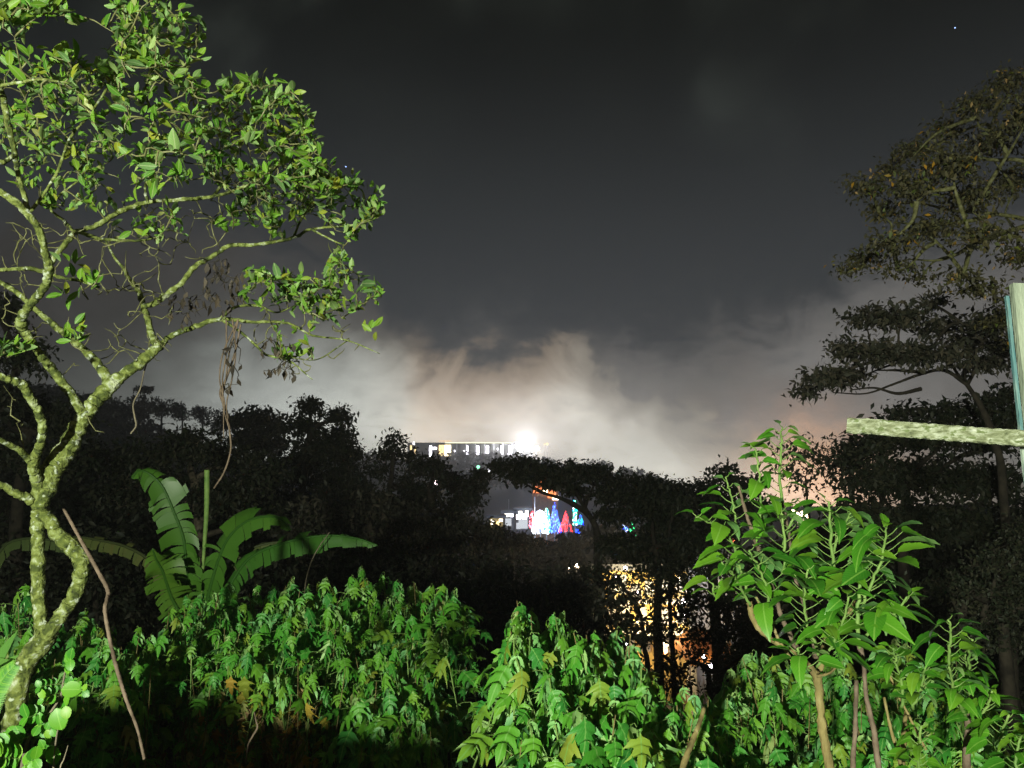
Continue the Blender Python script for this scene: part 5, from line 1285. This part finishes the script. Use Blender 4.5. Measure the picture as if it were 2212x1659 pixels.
c_blue = glow_mat('bulb_blue', (.01, .05, 1.), 9); c_cyan = glow_mat('bulb_cyan', (.02, .72, 1.), 4); c_red = glow_mat('bulb_red', (1., .03, .02), 6)
c_green = glow_mat('bulb_green', (.02, 1., .28), 4.5); c_white = glow_mat('bulb_white', (.85, .93, 1.), 5); c_pink = glow_mat('bulb_pink', (1., .35, .5), 4); c_ltblue = glow_mat('bulb_light_blue', (.12, .28, 1.), 6)
FY = 150
light_tree('light_dome', 'blazing white dome of bulbs with reddish rim, brightest of the coloured displays', 1167, 1105, 1150, 36, FY, [c_white, c_white, c_white, c_ltblue], 560, shape='dome', bulb=.16)
light_tree('light_dome', 'small reddish pink string-light figure at the left of the white dome', 1150, 1106, 1140, 14, FY - 2, [c_pink, c_red], 90, shape='dome', bulb=.12)
light_tree('light_arch', 'cyan string-light figure between the white dome and the blue tree', 1181, 1098, 1150, 13, FY - 3, [c_cyan, c_cyan, c_white, c_green], 150, shape='dome', bulb=.11)
light_tree('light_tree', 'tall deep blue cone tree of string lights', 1198, 1086, 1150, 30, FY, [c_blue, c_blue, c_ltblue], 330, bulb=.11)
light_tree('light_tree', 'red cone tree of string lights right of the blue one', 1222, 1105, 1148, 28, FY - 1, [c_red], 120, bulb=.12)
light_tree('light_column', 'slender cyan and green column of lights, rightmost of the tall displays', 1242, 1083, 1135, 9, FY - 2, [c_green, c_cyan, c_white], 150, shape='pole', bulb=.13)
light_tree('light_tree', 'small blue string-light tree low beside the green column', 1254, 1112, 1132, 14, FY - 4, [c_blue, c_cyan], 50, bulb=.12)
light_tree('light_tree', 'low blue cluster of bulbs under the green column at the edge of the black slope', 1247, 1145, 1156, 10, 120, [c_blue], 26, shape='dome', bulb=.10)
light_tree('light_tree', 'blue and white figure of string lights half hidden by the dense dark tree', 1349, 1126, 1150, 20, 110, [c_ltblue, c_blue, c_white], 90, bulb=.085)
light_tree('light_tree', 'green figure of string lights half hidden by the dense dark tree', 1366, 1126, 1158, 18, 110, [c_green], 80, bulb=.085)
light_tree('light_chain', 'dim violet blue chain of bulbs behind the shrub leaves', 1515, 1165, 1176, 44, 80, [glow_mat('bulb_violet', (.12, .1, 1.), 2.5)], 60, shape='dome', bulb=.07)
light_tree('light_tree', 'pale bluish figure of lights glimmering through the black tree on the right', 2040, 1150, 1215, 46, 60, [c_ltblue, glow_mat('bulb_pale', (.55, .75, 1.), 4)], 170, bulb=.05)
light_tree('light_tree', 'royal blue string lights low through the black tree on the right', 2106, 1222, 1260, 30, 60, [c_blue], 60, bulb=.05)
light_tree('light_tree', 'small greenish white string lights left of the royal blue ones', 2090, 1255, 1275, 22, 60, [glow_mat('bulb_mint', (.5, 1., .7), 3)], 36, bulb=.05)
# row of stalls with lamps left of the displays
def stall(label, u0, u1, vt, vb, Y, wallm, lights):
    a = at(u0, vb, Y); b = at(u1, vt, Y)
    r = building('stall', label, a[0], b[0], Y, a[2], b[2], 3.0, wallm, roof_d, 'stall')
    for u, v, w, h, m in lights:
        p = at(u, v, Y - .2); part_box('lit_window', (p[0], Y - .1, p[2]), (w, .16, h), m, r)
warm_w = glow_mat('stall_light', (1., .92, .78), 5); dim_w = glow_mat('stall_light_dim', (.75, .8, .85), .9)
stall('small lit stall furthest left of the coloured displays', 1090, 1110, 1108, 1138, 152, roof_d, [(1094, 1113, .7, .6, warm_w), (1100, 1112, .6, .5, warm_w), (1105, 1113, .6, .6, g_cool), (1098, 1128, 1.2, 1.4, dim_w)])
stall('lit stall with a bright row of bulbs between the leftmost stall and the pink figure', 1116, 1142, 1102, 1145, 154, roof_d, [(1120, 1117, .8, .8, g_pink), (1126, 1116, .9, .7, g_pink), (1133, 1116, .8, 1.0, g_white), (1138, 1108, .6, 1.5, warm_w), (1124, 1107, .7, .5, warm_w), (1130, 1132, 1.8, 1.8, dim_w), (1120, 1136, .9, 1.2, dim_w), (1098, 1130, .5, .7, warm_w)])
stall('low building with yellowish lamps behind the grey-brown tree', 1058, 1086, 1118, 1140, 150, wall_y, [(1064, 1128, .6, .9, warm_w), (1076, 1131, .7, .9, g_warm), (1082, 1124, .7, .5, warm_w)])
for u, vt, Y, r_, lb in ((1155, 1073, 150, .10, 'tall thin white mast rising behind the white dome'), (1099, 1078, 160, .06, 'fainter thin mast left of the tall white one')):
    p = at(u, vt, Y); q = at(u, 1125, Y); g = gz(p[0], p[1]); mb = MB(); mb.tube([[p[0], p[1], g - .3], [p[0], p[1], p[2]]], [r_, r_ * .8], 6)
    tag(mb.obj('mast', surf_mat('white_paint', [(.3, (.6, .62, .65)), (.7, (.75, .77, .8))], 2, 2, .5, 0), origin=np.array([p[0], p[1], g])), lb, 'mast')
point_lamp('display_glow', tuple(at(1167, 1118, FY - 4)), 5000, (.75, .85, 1.), .8)
point_lamp('display_glow', tuple(at(1200, 1112, FY - 5)), 1500, (.15, .25, 1.), .8)
# orange lit roofs behind the umbrella tree
c_or = glow_mat('orange_light', (1., .28, .08), 2.0)
stall('orange lit building glimpsed through the crown of the umbrella tree', 1150, 1205, 1030, 1080, 170, roof_o, [(1160, 1058, 1.6, 1.4, c_or), (1172, 1046, 1.2, 2.2, c_or), (1192, 1068, 1.8, 1.6, c_or), (1178, 1062, 1.0, 1., g_warmhot), (1200, 1075, 1.4, 1.0, warm_w), (1165, 1040, .8, .8, c_or)])

# yellow lit two-storey building down the slope
def build_yellow_house():
    Y = 60.0
    a = at(1296, 1440, Y); b = at(1486, 1228, Y)
    root = building('lit_house', 'two-storey house with yellow lit front seen through the dark tree trunks', a[0], b[0], Y, a[2], b[2], 7, wall_y, roof_d, 'house')
    gw = glow_mat('yellow_window', (1., .68, .25), 1.15); gw2 = glow_mat('pale_window', (1., .82, .5), 2.6)
    for u, v, w, h, m in [(1322, 1265, .55, .8, gw), (1345, 1262, .5, 1.3, gw2), (1372, 1275, .6, .9, gw), (1402, 1270, .5, .9, gw), (1438, 1262, .5, 1.2, gw2), (1468, 1262, .5, .9, gw),
                          (1318, 1330, .7, 1.0, gw), (1350, 1325, .7, 1.2, gw), (1385, 1330, .7, 1.2, gw), (1436, 1330, .7, 1.2, gw), (1470, 1322, .5, 1.5, gw2),
                          (1325, 1395, .7, 1., gw), (1360, 1395, .6, 1.1, gw), (1395, 1390, .5, 1., gw), (1440, 1392, .6, 1., gw)]:
        p = at(u, v, Y); fr = part_box('window', (p[0], Y - .06, p[2]), (w + .14, .12, h + .14), metal, root)
        mb = MB(); mb.box((p[0], Y - .13, p[2]), (w, .03, h)); pn = mb.obj('pane', m, fr, smooth=False); pn.matrix_parent_inverse = Matrix.Translation(root.location).inverted()
    for v in (1296, 1362):
        p0 = at(1298, v, Y); p1 = at(1484, v, Y); part_box('balcony', ((p0[0] + p1[0]) / 2, Y - .7, p0[2]), (p1[0] - p0[0], 1.3, .14), wall_c, root)
        mb = MB()
        part_box('rail', ((p0[0] + p1[0]) / 2, Y - 1.3, p0[2] + .95), (p1[0] - p0[0], .05, .05), metal, root)
        for x in np.arange(p0[0] + .1, p1[0], .28): mb.box((x, Y - 1.3, p0[2] + .5), (.03, .03, .86))
        o = mb.obj('balusters', metal, root, smooth=False); o['kind'] = 'stuff'
    for i, (u, v, r, m, lb) in enumerate([(1329, 1247, .20, g_pink, 'pinkish lamp at the top left of the yellow lit house'), (1351, 1228, .16, g_pink, 'pinkish lamp hanging under the roof of the yellow lit house'), (1298, 1244, .10, g_warmhot, 'tiny lamp at the outer left corner of the yellow lit house'),
                                          (1376, 1280, .12, g_pink, 'small pink lamp in the middle of the yellow lit house'), (1466, 1248, .2, g_warmhot, 'warm lamp at the top right of the yellow lit house'), (1478, 1300, .24, g_pink, 'tall bright lamp at the right corner of the yellow lit house'), (1478, 1322, .20, g_pink, 'lower bright lamp at the right corner of the yellow lit house'),
                                          (1436, 1405, .24, glow_mat('red_orange_lamp', (1., .35, .12), 12), 'red orange lamp at ground level between the dark trunks'), (1438, 1392, .2, g_warmhot, 'warm lamp right above the red orange one between the trunks'), (1354, 1389, .14, g_white, 'small white lamp low at the left of the trunks')]):
        p = at(u, v, Y - 1.8); r0 = empty('outdoor_lamp', (float(p[0]), float(p[1]), float(p[2])), lb, 'lamp')
        mb = MB(); mb.ball(p, (r, r * .8, r * 1.25)); mb.obj('lamp_globe', m, r0)
        mb = MB(); mb.tube([p + (0, 0, r), p + (0, .2, r * 1.4), p + (0, 1.8, r * 1.4)], .03, 5); mb.obj('bracket', metal, r0)
    for u, v, pw, c in ((1345, 1260, 1000, (1., .78, .42)), (1440, 1270, 850, (1., .78, .42)), (1380, 1350, 1000, (1., .74, .36)), (1460, 1345, 700, (1., .72, .38)), (1330, 1400, 350, (1., .7, .35))):
        point_lamp('house_glow', tuple(at(u, v, Y - 2.2)), pw, c, .15)
    # grey lit annex
    a = at(1488, 1440, 63); b = at(1590, 1195, 63)
    r2 = building('annex', 'plain grey lit wall of a taller building right of the yellow lit house', a[0], b[0], 63, a[2], b[2], 7, wall_g, roof_d)
    for x in np.arange(a[0] + .8, b[0], 1.3): part_box('wall_rib', (x, 62.95, (a[2] + b[2]) / 2), (.10, .10, b[2] - a[2] - .2), wall_g, r2)
    point_lamp('annex_glow', tuple(at(1530, 1280, 58)), 500, (.95, .95, 1.), .2)
    point_lamp('annex_glow', tuple(at(1550, 1335, 61)), 60, (1., .7, .35), .2)
    # orange roofed kiosk and its lamps
    Yk = 52
    a = at(1505, 1460, Yk); b = at(1572, 1428, Yk)
    k = building('kiosk', 'small kiosk with orange lit roof low behind the bushes', a[0], b[0], Yk, a[2], b[2], 3, wall_c, roof_o, 'kiosk')
    mb = MB(); x0, x1 = a[0] - .3, b[0] + .3; zt = b[2] + .5
    mb.add([[x0, Yk - 1.2, zt], [x1, Yk - 1.2, zt], [x1, Yk + 1.5, zt + 1.2], [x0, Yk + 1.5, zt + 1.2], [x0, Yk + 4, zt], [x1, Yk + 4, zt]], quad=[(0, 1, 2, 3), (3, 2, 5, 4)], tri=[(0, 3, 4), (1, 5, 2)]); mb.obj('awning', roof_o, k, smooth=False)
    point_lamp('kiosk_glow', tuple(at(1500, 1385, Yk - 2.2)), 35, (1., .45, .12), .1); point_lamp('kiosk_glow', tuple(at(1560, 1395, Yk - 2.2)), 35, (1., .45, .12), .1)
    for u, v, r, m, lb in ((1536, 1440, .22, g_white, 'bright white lamp at the counter of the orange roofed kiosk'), (1520, 1418, .13, g_white, 'small white lamp at the left of the kiosk'), (1490, 1412, .08, g_white, 'tiny white lamp furthest left near the kiosk'), (1588, 1452, .08, g_white, 'tiny white lamp right beneath the kiosk'), (1545, 1425, .15, g_warmhot, 'warm lamp in the middle of the kiosk'), (1636, 1395, .18, glow_mat('pale_green_lamp', (.75, 1., .7), 5), 'pale green lamp behind the bushes right of the kiosk')):
        lamp_post(lb, u, v, Yk - 1.6, r, m, 'garden_lamp')
build_yellow_house()
# grey-green lit wall glimpsed on the far right
a = at(2120, 1230, 48); b = at(2230, 1120, 48)
rw = building('lit_wall_building', 'greenish grey lit building glimpsed through the black tree at the right edge', a[0], b[0], 48, a[2], b[2], 5, wall_g, roof_d)
point_lamp('wall_glow', tuple(at(2180, 1160, 45)), 110, (.75, 1., .85), .2)

# stars
for u, v, r, lb in ((2063, 60, 1.5, 'small blue star alone in the top right of the sky'), (747, 360, 1.3, 'small blue star beside the tip of the leafy crown')):
    p = at(u, v, 1900); mb = MB(); mb.ball(p, r); tag(mb.obj('star', glow_mat('star_glow', (.3, .45, 1.), 5), origin=p), lb, 'star')

# ================================================================== the misty air
def build_haze():
    m, nt, out = new_mat('haze'); v = nt.nodes.new('ShaderNodeVolumePrincipled')
    v.inputs['Color'].default_value = (.93, .95, .96, 1); v.inputs['Density'].default_value = HAZE; v.inputs['Anisotropy'].default_value = .55
    nt.links.new(v.outputs[0], out.inputs['Volume'])
    mb = MB(); mb.box((0, 0, -32), (2220, 1760, 124)); o = mb.obj('haze', m, smooth=False); o['kind'] = 'stuff'; o['label'] = 'thin night mist over the valley'
HAZE = 0.0011
build_haze()
